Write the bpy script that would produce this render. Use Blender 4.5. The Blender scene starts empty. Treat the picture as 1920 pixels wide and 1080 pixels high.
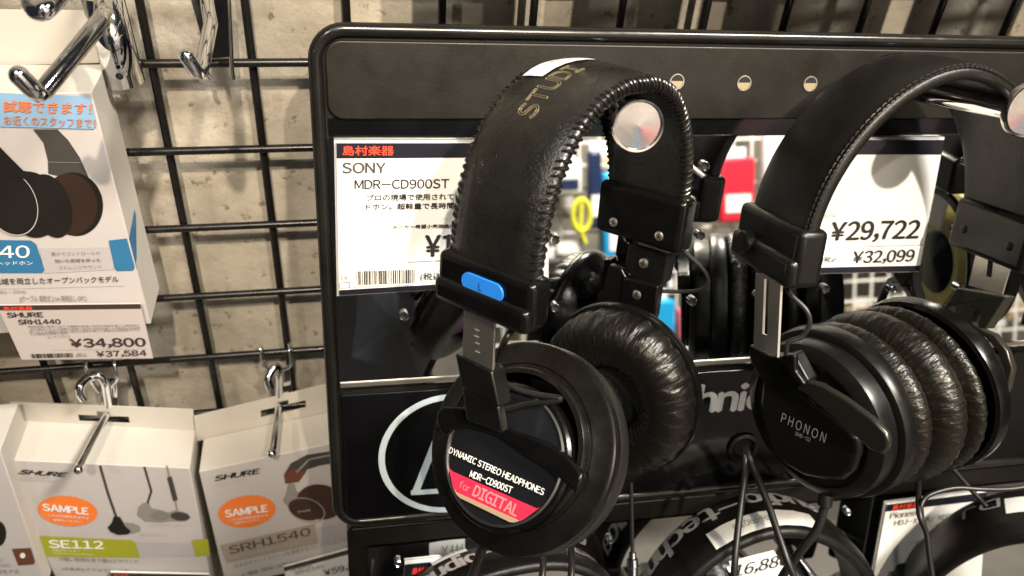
import bpy, bmesh, math, random
import numpy as np
from mathutils import Vector, Matrix
random.seed(7)
SC = bpy.context.scene
COL = SC.collection
# ------------------------------------------------------------------ camera
V = lambda *a: np.array(a, float)
YAW, PIT, ROL = 0.2422, 0.6394, 0.0856
CAM = V(0.09292, -0.43439, 0.17369)
FPX = 1553.4                                    # focal length in pixels of a 1920 wide frame
cy, sy, cp, sp = math.cos(YAW), math.sin(YAW), math.cos(PIT), math.sin(PIT)
FW = V(sy*cp, cy*cp, -sp); r0 = V(cy, -sy, 0); u0 = np.cross(r0, FW)
RT = math.cos(ROL)*r0 + math.sin(ROL)*u0
UP = -math.sin(ROL)*r0 + math.cos(ROL)*u0
cd = bpy.data.cameras.new('camera'); cam = bpy.data.objects.new('camera', cd); COL.objects.link(cam)
cam.matrix_world = Matrix(((RT[0], UP[0], -FW[0], CAM[0]), (RT[1], UP[1], -FW[1], CAM[1]), (RT[2], UP[2], -FW[2], CAM[2]), (0, 0, 0, 1)))
cd.sensor_width = 36; cd.lens = FPX/1920*36; cd.clip_start = 0.005; cd.clip_end = 60
cd.dof.use_dof = True; cd.dof.focus_distance = 0.40; cd.dof.aperture_fstop = cd.lens/1000/0.0030
SC.camera = cam
SC.view_settings.view_transform = 'Standard'; SC.view_settings.look = 'None'
SC.view_settings.exposure = 0.0; SC.view_settings.gamma = 1.0
SC.cycles.caustics_reflective = False; SC.cycles.caustics_refractive = False
SC.cycles.max_bounces = 8; SC.cycles.sample_clamp_indirect = 6
# ------------------------------------------------------------------ light
W = bpy.data.worlds.new('World'); SC.world = W; W.use_nodes = True
W.node_tree.nodes['Background'].inputs[0].default_value = (0.55, 0.62, 0.78, 1)
W.node_tree.nodes['Background'].inputs[1].default_value = 0.035
def lamp(name, loc, target, power, size, color, spot=None):
    if spot:
        L = bpy.data.lights.new(name, 'SPOT'); L.spot_size = math.radians(spot); L.spot_blend = 1; L.shadow_soft_size = size
    else:
        L = bpy.data.lights.new(name, 'AREA'); L.shape = 'DISK'; L.size = size
    L.energy = power; L.color = color
    o = bpy.data.objects.new(name, L); COL.objects.link(o)
    d = Vector(target)-Vector(loc); o.location = loc; o.rotation_euler = d.to_track_quat('-Z', 'Y').to_euler()
    return o
lamp('ceiling_spotlight', (0.50, -1.62, 1.48), (0.37, 0, -0.02), 330, .026, (1, .86, .67), 22)
lamp('ceiling_spotlight', (0.12, -1.62, 1.62), (0.05, 0, 0.09), 265, .026, (1, .845, .66), 20)
lamp('ceiling_spotlight', (-0.80, -1.50, 1.60), (0.12, 0, 0.04), 60, .03, (1, .88, .72), 32)
lamp('far_shelf_fill', (1.2, -1.0, 1.6), (1.25, -2.1, -.25), 200, .5, (1, .93, .82))  # added fill, brightens the opposite shelf for the mirror
lamp('cool_fill_light', (-0.3, -0.9, 1.7), (0.2, 0, -.2), 5, .7, (.72, .86, 1))  # added cool fill, also gives the chrome its bluish reflections

# ------------------------------------------------------------------ coordinates
def ray(x, y): return FW + RT*(x-960)/FPX + UP*(540-y)/FPX
def at(x, y, Y): d = ray(x, y); return CAM + d*(Y-CAM[1])/d[1]
def onp(x, y, P0, n): d = ray(x, y); return CAM + d*((P0-CAM)@n)/(d@n)
def dz(x, y, z): return CAM + ray(x, y)*z
def nrm(v): return v/np.linalg.norm(v)
_rx, _ry, _rz = np.radians([-14.377, .96, -.32])
PM = (np.array([[math.cos(_rz), -math.sin(_rz), 0], [math.sin(_rz), math.cos(_rz), 0], [0, 0, 1]]) @
      np.array([[1, 0, 0], [0, math.cos(_rx), -math.sin(_rx)], [0, math.sin(_rx), math.cos(_rx)]]) @
      np.array([[math.cos(_ry), 0, math.sin(_ry)], [0, 1, 0], [-math.sin(_ry), 0, math.cos(_ry)]]))
PO = V(.082, -.045, .036)
PN = PM[:, 1]                                    # into the display
def pw(lx, off, lz): return PO + PM @ V(lx, -off, lz)
def pl(x, y, off=0): X = onp(x, y, PO-PN*off, PN); q = PM.T@(X-PO); return q[0], q[2]
def plw(x, y, off=0): return onp(x, y, PO-PN*off, PN)

# ------------------------------------------------------------------ materials
MATS = {}
def mat(name, col, rough=.5, metal=0., spec=.5, bump=None, coat=0., emit=None, trans=0., ior=1.45, vary=None, alpha=None):
    m = bpy.data.materials.new(name); m.use_nodes = True; nt = m.node_tree; b = nt.nodes['Principled BSDF']
    b.inputs['Base Color'].default_value = (*col, 1); b.inputs['Roughness'].default_value = rough
    b.inputs['Metallic'].default_value = metal; b.inputs['Specular IOR Level'].default_value = spec
    b.inputs['Coat Weight'].default_value = coat; b.inputs['Coat Roughness'].default_value = .08
    b.inputs['Transmission Weight'].default_value = trans; b.inputs['IOR'].default_value = ior
    if emit: b.inputs['Emission Color'].default_value = (*emit[:3], 1); b.inputs['Emission Strength'].default_value = emit[3]
    tc = nt.nodes.new('ShaderNodeTexCoord')
    def noise(scale, detail=4, rgh=.6, coord='Object', vec=None):
        n = nt.nodes.new('ShaderNodeTexNoise'); n.inputs['Scale'].default_value = scale
        n.inputs['Detail'].default_value = detail; n.inputs['Roughness'].default_value = rgh
        if vec:
            mp = nt.nodes.new('ShaderNodeMapping'); mp.inputs['Scale'].default_value = vec
            nt.links.new(tc.outputs[coord], mp.inputs[0]); nt.links.new(mp.outputs[0], n.inputs[0])
        else: nt.links.new(tc.outputs[coord], n.inputs[0])
        return n
    if vary:                                       # (scale, amount, roughness amount)
        n = noise(vary[0]); mr = nt.nodes.new('ShaderNodeMapRange')
        mr.inputs[1].default_value = .3; mr.inputs[2].default_value = .7
        mr.inputs[3].default_value = 1-vary[1]; mr.inputs[4].default_value = 1+vary[1]
        nt.links.new(n.outputs[0], mr.inputs[0])
        vm = nt.nodes.new('ShaderNodeVectorMath'); vm.operation = 'SCALE'; vm.inputs[0].default_value = col
        nt.links.new(mr.outputs[0], vm.inputs['Scale']); nt.links.new(vm.outputs[0], b.inputs['Base Color'])
        m2 = nt.nodes.new('ShaderNodeMapRange'); m2.inputs[1].default_value = .3; m2.inputs[2].default_value = .7
        m2.inputs[3].default_value = max(rough-vary[2], 0); m2.inputs[4].default_value = rough+vary[2]
        n2 = noise(vary[0]*2.3, 6); nt.links.new(n2.outputs[0], m2.inputs[0]); nt.links.new(m2.outputs[0], b.inputs['Roughness'])
    if bump:
        kind, sc, st, dist = bump[:4]
        bn = nt.nodes.new('ShaderNodeBump'); bn.inputs['Strength'].default_value = st; bn.inputs['Distance'].default_value = dist
        if kind == 'noise': src = noise(sc).outputs[0]
        elif kind == 'leather':
            vo = nt.nodes.new('ShaderNodeTexVoronoi'); vo.inputs['Scale'].default_value = sc; vo.feature = 'SMOOTH_F1'
            wn = noise(sc*.35, 3); ad = nt.nodes.new('ShaderNodeVectorMath'); ad.operation = 'MULTIPLY_ADD'
            ad.inputs[1].default_value = (.004,)*3
            nt.links.new(wn.outputs['Color'], ad.inputs[0]); nt.links.new(tc.outputs['Object'], ad.inputs[2]); nt.links.new(ad.outputs[0], vo.inputs['Vector'])
            n2 = noise(sc*.12, 3); ma = nt.nodes.new('ShaderNodeMath'); ma.operation = 'MULTIPLY_ADD'; ma.inputs[1].default_value = 1.4
            nt.links.new(n2.outputs[0], ma.inputs[0]); nt.links.new(vo.outputs['Distance'], ma.inputs[2]); src = ma.outputs[0]
        elif kind == 'wrinkle':                    # ridges running across a cushion, from its UVs
            n1 = noise(1, 3, .5, 'UV', sc); n2 = noise(1, 3, .6, 'UV', (sc[0]*.35, sc[1]*1.2, 1))
            ma = nt.nodes.new('ShaderNodeMath'); ma.operation = 'MULTIPLY'; nt.links.new(n1.outputs[0], ma.inputs[0]); nt.links.new(n2.outputs[0], ma.inputs[1])
            src = ma.outputs[0]
        elif kind == 'brushed': src = noise(1, 3, .6, 'Object', sc).outputs[0]
        nt.links.new(src, bn.inputs['Height']); nt.links.new(bn.outputs[0], b.inputs['Normal'])
    MATS[name] = m; return m
def concrete():
    m = mat('concrete', (.4, .36, .3), .9); nt = m.node_tree; b = nt.nodes['Principled BSDF']
    tc = nt.nodes.new('ShaderNodeTexCoord')
    def no(s, d=6, r=.65):
        n = nt.nodes.new('ShaderNodeTexNoise'); n.inputs['Scale'].default_value = s; n.inputs['Detail'].default_value = d
        n.inputs['Roughness'].default_value = r; nt.links.new(tc.outputs['Object'], n.inputs[0]); return n
    n1 = no(14); cr = nt.nodes.new('ShaderNodeValToRGB'); e = cr.color_ramp.elements
    e[0].position = .33; e[0].color = (.235, .215, .180, 1); e[1].position = .7; e[1].color = (.44, .395, .32, 1)
    nt.links.new(n1.outputs[0], cr.inputs[0])
    n2 = no(120, 4, .6); c2 = nt.nodes.new('ShaderNodeValToRGB'); e = c2.color_ramp.elements
    e[0].position = .31; e[0].color = (.48, .44, .40, 1); e[1].position = .39; e[1].color = (1, 1, 1, 1)
    nt.links.new(n2.outputs[0], c2.inputs[0])
    mx = nt.nodes.new('ShaderNodeMix'); mx.data_type = 'RGBA'; mx.blend_type = 'MULTIPLY'; mx.inputs[0].default_value = 1
    nt.links.new(cr.outputs[0], mx.inputs[6]); nt.links.new(c2.outputs[0], mx.inputs[7])
    n3 = no(900, 2); mr = nt.nodes.new('ShaderNodeMapRange'); mr.inputs[3].default_value = .82; mr.inputs[4].default_value = 1.18
    nt.links.new(n3.outputs[0], mr.inputs[0])
    vm = nt.nodes.new('ShaderNodeVectorMath'); vm.operation = 'SCALE'; nt.links.new(mx.outputs[2], vm.inputs[0]); nt.links.new(mr.outputs[0], vm.inputs['Scale'])
    nt.links.new(vm.outputs[0], b.inputs['Base Color'])
    bn = nt.nodes.new('ShaderNodeBump'); bn.inputs['Strength'].default_value = .5; bn.inputs['Distance'].default_value = .002
    nt.links.new(n2.outputs[0], bn.inputs['Height']); nt.links.new(bn.outputs[0], b.inputs['Normal'])
    return m
concrete()
mat('black_wire', (.006, .0055, .005), .30, spec=.5, vary=(60, .3, .08))
mat('panel_black', (.0055, .0046, .0032), .42, spec=.36, bump=('noise', 900, .12, .0006), vary=(25, .25, .08))
mat('bead_black', (.007, .0068, .006), .22, spec=.5, vary=(40, .3, .06))
mat('gloss_black', (.003, .003, .0035), .13, spec=.5, vary=(30, .3, .05))
mat('mirror', (.80, .82, .82), .015, 1.)
mat('chrome', (.82, .83, .85), .07, 1., vary=(80, .05, .03))
mat('chrome_disc', (.62, .58, .56), .17, 1., bump=('noise', 50, .12, .002))
mat('steel', (.50, .48, .45), .33, 1., bump=('brushed', (60, 60, 2500), .15, .0003))
mat('pale_steel', (.62, .58, .52), .36, 1.)
mat('dark_hole', (.004, .004, .004), .8)
mat('leather', (.006, .0055, .005), .30, spec=.6, coat=.45, bump=('leather', 1250, .38, .0005), vary=(90, .3, .05))
mat('smooth_leather', (.0042, .0038, .0033), .40, spec=.36, bump=('leather', 1300, .3, .0003), vary=(50, .3, .06))
mat('inner_leather', (.010, .009, .009), .6, spec=.3, bump=('noise', 500, .2, .0005))
mat('stitch', (.006, .0055, .005), .27, spec=.55)
mat('thread', (.010, .0095, .009), .5)
mat('pad', (.0035, .0028, .0023), .34, spec=.42, bump=('wrinkle', (120, 3.5, 1), .7, .0022))
mat('pad_fine', (.006, .005, .0034), .33, spec=.45, bump=('wrinkle', (125, 3.5, 1), .8, .0020))
mat('pad_edge', (.010, .009, .0085), .38, bump=('leather', 900, .4, .0004))
mat('plastic', (.0028, .0028, .0028), .20, spec=.35, vary=(60, .3, .06))
mat('satin_plastic', (.004, .004, .0038), .32, spec=.35, bump=('noise', 1500, .06, .0003), vary=(60, .3, .06))
mat('olive_plastic', (.020, .019, .015), .30, spec=.5, vary=(60, .2, .05))
mat('grey_metal', (.062, .060, .053), .30, .8, bump=('brushed', (60, 60, 1500), .1, .0003))
mat('cup_shell', (.0045, .0038, .0034), .28, spec=.42, vary=(60, .3, .06))
mat('rubber', (.008, .0075, .007), .40)
mat('foam', (.006, .006, .006), 1.)
mat('blue_plastic', (.02, .20, .72), .3)
mat('badge', (.008, .009, .011), .22)
mat('badge_ring', (.62, .62, .60), .28, 1.)
mat('hot_red', (.72, .025, .07), .4)
mat('faint_red', (.82, .22, .24), .5)
mat('champagne', (.85, .62, .40), .35, .6)
mat('print_white', (.80, .80, .80), .5)
mat('logo_blue', (.46, .55, .60), .5)
mat('print_grey', (.33, .33, .33), .5)
mat('gold_foil', (.26, .215, .13), .5, .3)
mat('card', (.80, .80, .78), .35, spec=.5)
mat('card_shaded', (.45, .40, .385), .35, spec=.5)  # white card with shade mixed into the colour
mat('ink', (.02, .02, .02), .4)
mat('ink_brown', (.045, .03, .028), .35)
mat('soft_ink', (.20, .19, .18), .6)
mat('pale_ink', (.46, .43, .43), .6)
mat('shop_red', (.80, .06, .03), .4)
mat('header', (.012, .012, .018), .25)
mat('carton', (.50, .47, .42), .62, bump=('noise', 700, .08, .0004), vary=(25, .04, .06))
mat('carton_front', (.48, .45, .44), .42, vary=(18, .03, .05))
mat('orange', (.80, .20, .035), .5)
mat('green', (.33, .34, .02), .5)
mat('lilac', (.42, .39, .40), .5)
mat('taupe', (.33, .28, .235), .5)
mat('box_blue', (.03, .15, .30), .45)
mat('note_blue', (.24, .40, .60), .5)
mat('pen_orange', (.80, .20, .06), .5)
mat('pen_brown', (.50, .22, .12), .5)
mat('pic_black', (.012, .010, .009), .4)
mat('pic_grey', (.05, .045, .042), .5); mat('pic_dark', (.028, .015, .010), .5)
mat('pic_mid', (.25, .235, .22), .5)
mat('pic_brown', (.045, .022, .014), .5)
mat('pic_rust', (.13, .045, .025), .5)
mat('clear', (.9, .95, .95), .03, trans=1., ior=1.3)
mat('gold_shell', (.42, .37, .13), .30, .35)
mat('purple', (.30, .03, .38), .4)
mat('white_wire', (.78, .75, .70), .4)
mat('shop_cream', (.22, .20, .17), .8, vary=(2.5, .15, .1))
mat('floor_grey', (.16, .145, .13), .5, vary=(3, .2, .1))
mat('ceiling_dark', (.10, .10, .11), .9)
mat('p_red', (.62, .02, .04), .4); mat('p_pink', (.72, .12, .17), .4); mat('p_blue', (.01, .33, .66), .4)
mat('p_white', (.78, .76, .74), .5); mat('p_navy', (.01, .02, .07), .4); mat('p_yellow', (.68, .66, .05), .4); mat('p_black', (.015, .015, .018), .5)
mat('box_grey', (.22, .21, .21), .5); mat('box_tan', (.42, .32, .20), .5)
mat('denim', (.10, .11, .14), .9, bump=('noise', 400, .3, .001), vary=(9, .3, .05))
mat('skin', (.55, .33, .23), .5); mat('hair', (.012, .01, .009), .5)
mat('lamp_glow', (1, 1, 1), .5, emit=(1, .85, .65, 9))

# ------------------------------------------------------------------ mesh building
class MB:
    def __init__(s): s.v = []; s.f = []; s.m = []; s.uv = []; s.mats = []
    def mi(s, m):
        if m not in s.mats: s.mats.append(m)
        return s.mats.index(m)
    def add(s, vs, fs, m=None, uvs=None):
        b = len(s.v); s.v += [tuple(map(float, p)) for p in vs]; k = s.mi(m) if m else 0
        for i, f in enumerate(fs):
            s.f.append([b+j for j in f]); s.m.append(k); s.uv.append(uvs[i] if uvs else [(0, 0)]*len(f))
        return s
    def box(s, c, ex, ey, ez, m=None):            # centre and three half vectors
        c, ex, ey, ez = map(np.asarray, (c, ex, ey, ez))
        vs = [c+a*ex+b*ey+d*ez for d in (-1, 1) for b in (-1, 1) for a in (-1, 1)]
        return s.add(vs, [(0, 2, 3, 1), (4, 5, 7, 6), (0, 1, 5, 4), (2, 6, 7, 3), (0, 4, 6, 2), (1, 3, 7, 5)], m)
    def prism(s, pts, thick, m=None):              # planar outline pushed by a vector
        n = len(pts); pts = [np.asarray(p) for p in pts]; t = np.asarray(thick)
        return s.add(pts+[p+t for p in pts], [tuple(range(n)), tuple(range(2*n-1, n-1, -1))]+[(i, i+n, (i+1) % n+n, (i+1) % n) for i in range(n)], m)
    def tube(s, pts, r, m=None, seg=12, caps=True, flat=None):
        pts = [np.asarray(p, float) for p in pts]; n = len(pts); rs = r if hasattr(r, '__len__') else [r]*n
        tang = [nrm(pts[min(i+1, n-1)]-pts[max(i-1, 0)]) for i in range(n)]
        a = np.cross(tang[0], V(.31, .52, .79)); a = nrm(a); vs = []
        for i in range(n):
            a = nrm(a-tang[i]*(a@tang[i])); b = np.cross(tang[i], a)
            for k in range(seg):
                th = 2*math.pi*k/seg; vs.append(pts[i]+rs[i]*(a*math.cos(th)+b*math.sin(th)))
        fs = [(i*seg+k, i*seg+(k+1) % seg, (i+1)*seg+(k+1) % seg, (i+1)*seg+k) for i in range(n-1) for k in range(seg)]
        if caps: fs += [tuple(range(seg))[::-1], tuple(range((n-1)*seg, n*seg))]
        return s.add(vs, fs, m)
    def ball(s, c, r, m=None, seg=16):
        c = np.asarray(c); vs = []; fs = []; h = seg//2
        for i in range(h+1):
            ph = math.pi*i/h
            for k in range(seg):
                th = 2*math.pi*k/seg; vs.append(c+r*V(math.sin(ph)*math.cos(th), math.sin(ph)*math.sin(th), math.cos(ph)))
        fs = [(i*seg+k, (i+1)*seg+k, (i+1)*seg+(k+1) % seg, i*seg+(k+1) % seg) for i in range(h) for k in range(seg)]
        return s.add(vs, fs, m)
    def lathe(s, prof, c, ax, m=None, seg=72, squash=None, wob=None):   # prof: (radius, along axis)
        c = np.asarray(c); ax = nrm(np.asarray(ax)); a = np.cross(ax, V(0, 0, 1)); a = nrm(a) if np.linalg.norm(a) > 1e-6 else V(1, 0, 0)
        b = np.cross(a, ax)                        # b points up
        vs = []; n = len(prof)
        for i, (r, h) in enumerate(prof):
            for k in range(seg):
                th = 2*math.pi*k/seg; w = wob(th, i) if wob else 0
                sa, sb = squash or (1, 1)
                vs.append(c+ax*h+(r+w)*(a*math.cos(th)*sa+b*math.sin(th)*sb))
        fs = []; uv = []
        for i in range(n-1):
            for k in range(seg):
                fs.append((i*seg+k, i*seg+(k+1) % seg, (i+1)*seg+(k+1) % seg, (i+1)*seg+k))
                uv.append([(k/seg, i/(n-1)), ((k+1)/seg, i/(n-1)), ((k+1)/seg, (i+1)/(n-1)), (k/seg, (i+1)/(n-1))])
        return s.add(vs, fs, m, uv)
    def build(s, name, m=None, parent=None, smooth=True, bevel=0, sub=0, angle=40):
        me = bpy.data.meshes.new(name); me.from_pydata(s.v, [], s.f)
        if m: me.materials.append(MATS[m])
        else:
            for k in s.mats: me.materials.append(MATS[k])
            me.polygons.foreach_set('material_index', s.m)
        uvl = me.uv_layers.new(name='UVMap'); flat = [c for f in s.uv for q in f for c in q]; uvl.data.foreach_set('uv', flat)
        bm = bmesh.new(); bm.from_mesh(me); bmesh.ops.remove_doubles(bm, verts=bm.verts, dist=1e-6); bmesh.ops.recalc_face_normals(bm, faces=bm.faces); bm.to_mesh(me); bm.free()
        if smooth:
            me.polygons.foreach_set('use_smooth', [True]*len(me.polygons))
            me.set_sharp_from_angle(angle=math.radians(angle))
        me.update()
        o = bpy.data.objects.new(name, me); COL.objects.link(o)
        if bevel:
            b = o.modifiers.new('bevel', 'BEVEL'); b.width = bevel; b.segments = 3; b.limit_method = 'ANGLE'; b.angle_limit = math.radians(35)
        if sub:
            b = o.modifiers.new('sub', 'SUBSURF'); b.levels = sub; b.render_levels = sub
        if parent: setpar(o, parent)
        return o
def setpar(o, parent):
    root = parent
    while root.parent: root = root.parent
    o.parent = parent
    o.matrix_parent_inverse = Matrix.Translation(-Vector(root.location)) if parent is root and parent.type == 'EMPTY' else Matrix.Identity(4)
def tag(o, label, cat, group=None, kind=None):
    if label: o['label'] = label
    if cat: o['category'] = cat
    if group: o['group'] = group
    if kind: o['kind'] = kind
    return o
def thing(name, loc, label, cat, group=None):
    o = bpy.data.objects.new(name, None); COL.objects.link(o); o.location = tuple(map(float, loc)); o.empty_display_size = .01
    return tag(o, label, cat, group)
def smooth_path(P, n=8):
    P = [np.asarray(p, float) for p in P]; out = []
    Q = [2*P[0]-P[1]]+P+[2*P[-1]-P[-2]]
    for i in range(1, len(Q)-2):
        for k in range(n):
            t = k/n; a, b, c, d = Q[i-1], Q[i], Q[i+1], Q[i+2]
            out.append(.5*((2*b)+(c-a)*t+(2*a-5*b+4*c-d)*t*t+(-a+3*b-3*c+d)*t**3))
    out.append(P[-1]); return out
_tc = {}; _gl = {}
def rawglyphs(body, slant=0.):
    cu = bpy.data.curves.new('t', 'FONT'); cu.body = body; cu.size = 1; cu.resolution_u = 4
    o = bpy.data.objects.new('t', cu); COL.objects.link(o); bpy.context.view_layer.update()
    me = bpy.data.meshes.new_from_object(o.evaluated_get(bpy.context.evaluated_depsgraph_get()))
    v = np.array([p.co[:2] for p in me.vertices]).reshape(-1, 2); f = [tuple(p.vertices) for p in me.polygons]
    bpy.data.objects.remove(o); bpy.data.meshes.remove(me); return v, f
def textmesh(body, bold=0., outline=False, slant=0., raw=False):
    """outline of a line of text scaled to a 1 x 1 box; Latin letters are set one by one in a plain grotesque"""
    key = (body, slant)
    if key not in _tc:
        if all(ord(c) < 127 or c == '¥' for c in body) and '\n' not in body:
            vs = []; fs = []; x = 0
            for c in body:
                if c == ' ': x += .26; continue
                if c not in _gl:
                    wide = '￥' if c == '¥' else chr(ord(c)+0xFEE0)
                    _gl[c] = rawglyphs(wide)
                v, f = _gl[c]; v = v.copy(); w = v[:, 0].max()-v[:, 0].min(); v[:, 0] += x-v[:, 0].min()
                b = len(vs); vs += [tuple(q) for q in v]; fs += [tuple(b+k for k in q) for q in f]; x += w+(.055 if c in '.,' else .085)
            v, f = np.array(vs), fs
        else: v, f = rawglyphs(body)
        if slant: v[:, 0] += v[:, 1]*slant
        v = v-v.min(0); w, h = v.max(0); v = v/[w, h]
        _tc[key] = (v, f, w, h)
    return _tc[key] if raw else _tc[key][:2]
def text_on(mb, body, BL, BR, TL, n, m, off=.0003, bold=0., slant=0.):    # 3-D corners, n towards the viewer
    v, f = textmesh(body, bold, slant=slant); BL, BR, TL = map(np.asarray, (BL, BR, TL))
    e = nrm(BR-BL)*np.linalg.norm(TL-BL)*bold*.9; u_ = (TL-BL)*bold*.6
    for k, d in enumerate([0*e]+([e, -e, u_, -u_] if bold else [])): mb.add([BL+d+(BR-BL)*a+(TL-BL)*b+n*(off+k*.00003) for a, b in v], f, m)

class Sheet:                                       # a printed flat face; places print given in photo pixels
    def __init__(s, P0, n): s.P0 = np.asarray(P0); s.n = nrm(np.asarray(n)); s.g = MB(); s.t = MB()
    def w(s, x, y, off=0): return onp(x, y, s.P0, s.n)+s.n*off
    def poly(s, px, m, off=.0003): s.g.add([s.w(*p, off) for p in px], [tuple(range(len(px)))], m)
    def quad(s, x0, y0, x1, y1, m, off=.0003): s.poly([(x0, y0), (x1, y0), (x1, y1), (x0, y1)], m, off)
    def line(s, px, wd, m, off=.0004):
        P = [np.array(p, float) for p in px]
        for a, b in zip(P[:-1], P[1:]):
            d = (b-a)/np.linalg.norm(b-a); q = np.array([-d[1], d[0]])*wd/2
            s.poly([a-q-d*wd*.2, b-q+d*wd*.2, b+q+d*wd*.2, a+q-d*wd*.2], m, off)
    def ell(s, cx, cy_, rx, ry, m, off=.0003, rot=0, n=40, scal=0, hole=0, a0=0, a1=360):
        c, d = math.cos(math.radians(rot)), math.sin(math.radians(rot)); P = []; Q = []
        for k in range(n+1 if (hole or a1-a0 < 360) else n):
            th = math.radians(a0+(a1-a0)*k/n); q = 1+(scal*(1 if k % 2 else -1))
            X, Y = rx*q*math.cos(th), ry*q*math.sin(th); P.append((cx+X*c-Y*d, cy_+X*d+Y*c)); Q.append((cx+(X*c-Y*d)*hole, cy_+(X*d+Y*c)*hole))
        if hole:
            for k in range(n): s.poly([P[k], P[k+1], Q[k+1], Q[k]], m, off)
        else: s.poly(P, m, off)
    def text(s, body, BL, BR, TL, m='ink', bold=0., off=.0005, slant=0.):
        text_on(s.t, body, s.w(*BL), s.w(*BR), s.w(*TL), s.n, m, off, bold, slant)
    def rtext(s, body, x0, y0, x1, y1, m='ink', bold=0., ex=None, off=.0005, slant=0.):   # BL .. TR on the sheet, upright in sheet axes
        A, B = s.w(x0, y0), s.w(x1, y1); ex = nrm(ex if ex is not None else s.ex); ey = s.ey if s.ey is not None else np.cross(s.n, ex)
        d = B-A; M2 = np.array([ex, ey]).T; q = np.linalg.lstsq(M2, d, rcond=None)[0]
        text_on(s.t, body, A, A+ex*q[0], A+ey*q[1], s.n, m, off, bold, slant)
    def bars(s, x0, y0, x1, y1, n=34):
        A, B = s.w(x0, y0), s.w(x1, y1); d = B-A; u = (d@s.ex)*s.ex; v = d-u; rnd = random.Random(3); a = 0
        while a < 1:
            wd = rnd.choice([.008, .012, .022])
            p = A+u*a+s.n*.0004; s.g.add([p, p+u*wd, p+u*wd+v, p+v], [(0, 1, 2, 3)], 'ink'); a += wd+rnd.choice([.008, .014, .02])
    def axes(s, x0, y0, x1, y1, x2=None, y2=None):
        s.ex = nrm(s.w(x1, y1)-s.w(x0, y0)); s.ey = nrm(s.w(x2, y2)-s.w(x0, y0)) if x2 is not None else np.cross(s.n, s.ex)
        if s.ey@UP < 0: s.ey = -s.ey
        return s
    def done(s, parent, gname='printed_graphics', tname='lettering'):
        if s.g.v: s.g.build(gname, None, parent, smooth=False)
        if s.t.v: s.t.build(tname, None, parent, smooth=False)

# ------------------------------------------------------------------ the room behind the camera and the wall
def slab(name, x0, x1, y0, y1, z0, z1, m):
    o = MB().box(((x0+x1)/2, (y0+y1)/2, (z0+z1)/2), V((x1-x0)/2, 0, 0), V(0, (y1-y0)/2, 0), V(0, 0, (z1-z0)/2)).build(name, m, None, smooth=False)
    o['kind'] = 'structure'; return o
slab('wall', -1.6, 3.2, .020, .12, -1.3, 1.9, 'concrete')
slab('floor', -1.6, 3.2, -2.6, .02, -1.4, -1.3, 'floor_grey')
slab('opposite_wall', -1.6, 3.2, -2.35, -2.25, -1.3, 1.9, 'shop_cream')
slab('ceiling', -1.6, 3.2, -2.35, .12, 1.9, 2.0, 'ceiling_dark')

# black wire grid in front of the wall
g = thing('wire_grid', (0, 0, 0), 'black wire grid panel mounted in front of the concrete wall', 'grid')
CELL = .05
for k in range(-9, 30):
    x = k*CELL; MB().tube([V(x, .0035, -.75), V(x, .0035, .5)], .0023, seg=10).build('vertical_wire', 'black_wire', g)
for k in range(-10, 15):
    z = -k*CELL; MB().tube([V(-.47, -.0008, z), V(1.5, -.0008, z)], .0023, seg=10).build('horizontal_wire', 'black_wire', g)

# ------------------------------------------------------------------ the display panel
def rrect(x0, x1, z0, z1, r, off, n=8):
    P = []
    for cx, cz, a in ((x1-r, z1-r, 0), (x0+r, z1-r, 90), (x0+r, z0+r, 180), (x1-r, z0+r, 270)):
        for k in range(n+1):
            t = math.radians(a+90*k/n); P.append(pw(cx+r*math.cos(t), off, cz+r*math.sin(t)))
    return P
XR = .72
ZB, ZMB, ZMT = -.286, -.1885, -.0555
pan = thing('headphone_display', PO, 'large black display panel with rounded corners and a mirror strip, hung on the wire grid', 'display panel')
ring = rrect(.002, XR, ZB+.003, -.002, .014, 0)
MB().tube(ring+ring[:1], .0035, seg=14, caps=False).build('rim', 'bead_black', pan)
MB().prism(rrect(.001, XR, ZB+.001, -.001, .015, .0), PN*.024).build('back_shell', 'panel_black', pan, smooth=False)
# upper plate with its holes
up = rrect(.0065, XR-.005, ZMT+.012, -.0065, .008, .0030)
MB().prism(up, PN*.0045).build('top_plate', 'panel_black', pan, bevel=.0008)
st = [(pw(.0065, .0016, ZMT+.0125)), pw(XR-.005, .0016, ZMT+.0125), pw(XR-.005, .0010, ZMT+.0012), pw(.0065, .0010, ZMT+.0012)]
MB().prism(st, PN*.002).build('step', 'gloss_black', pan, smooth=False)  # darker black stands in for the shade at the recess edge
m = MB(); m.box(pw((XR+.002)/2, .0013, (ZMB+ZMT)/2), PM[:, 0]*(XR/2-.005), PN*.0011, PM[:, 2]*((ZMT-ZMB)/2+.003)); m.build('mirror', 'mirror', pan, smooth=False)
m = MB(); m.box(pw((XR+.002)/2, .0012, (ZMB+ZB)/2-.0005), PM[:, 0]*(XR/2-.0052), PN*.0015, PM[:, 2]*((ZMB-ZB)/2-.0065)); m.build('lower_band', 'gloss_black', pan, bevel=.001)
m = MB(); m.box(pw((XR+.002)/2, .0026, ZMB-.0005), PM[:, 0]*(XR/2-.0055), PN*.0008, PM[:, 2]*.0012); m.build('trim_strip', 'pale_steel', pan, smooth=False)
def eyelet(px, py, parent, r=.0026, wall=.0007, h=.0022, base=.0025, mname='chrome', name='eyelet'):
    X = plw(px, py, base)
    e = MB().lathe([(r-wall, -.0005), (r-wall, h), (r-wall*.5, h+.0004), (r, h), (r, 0), (r+.0004, 0)], X, -PN, seg=24).build(name, mname, parent)
    MB().lathe([(0.00001, .0006), (r-wall, .0006)], X, -PN, seg=24).build('bore', 'dark_hole', e)
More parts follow.
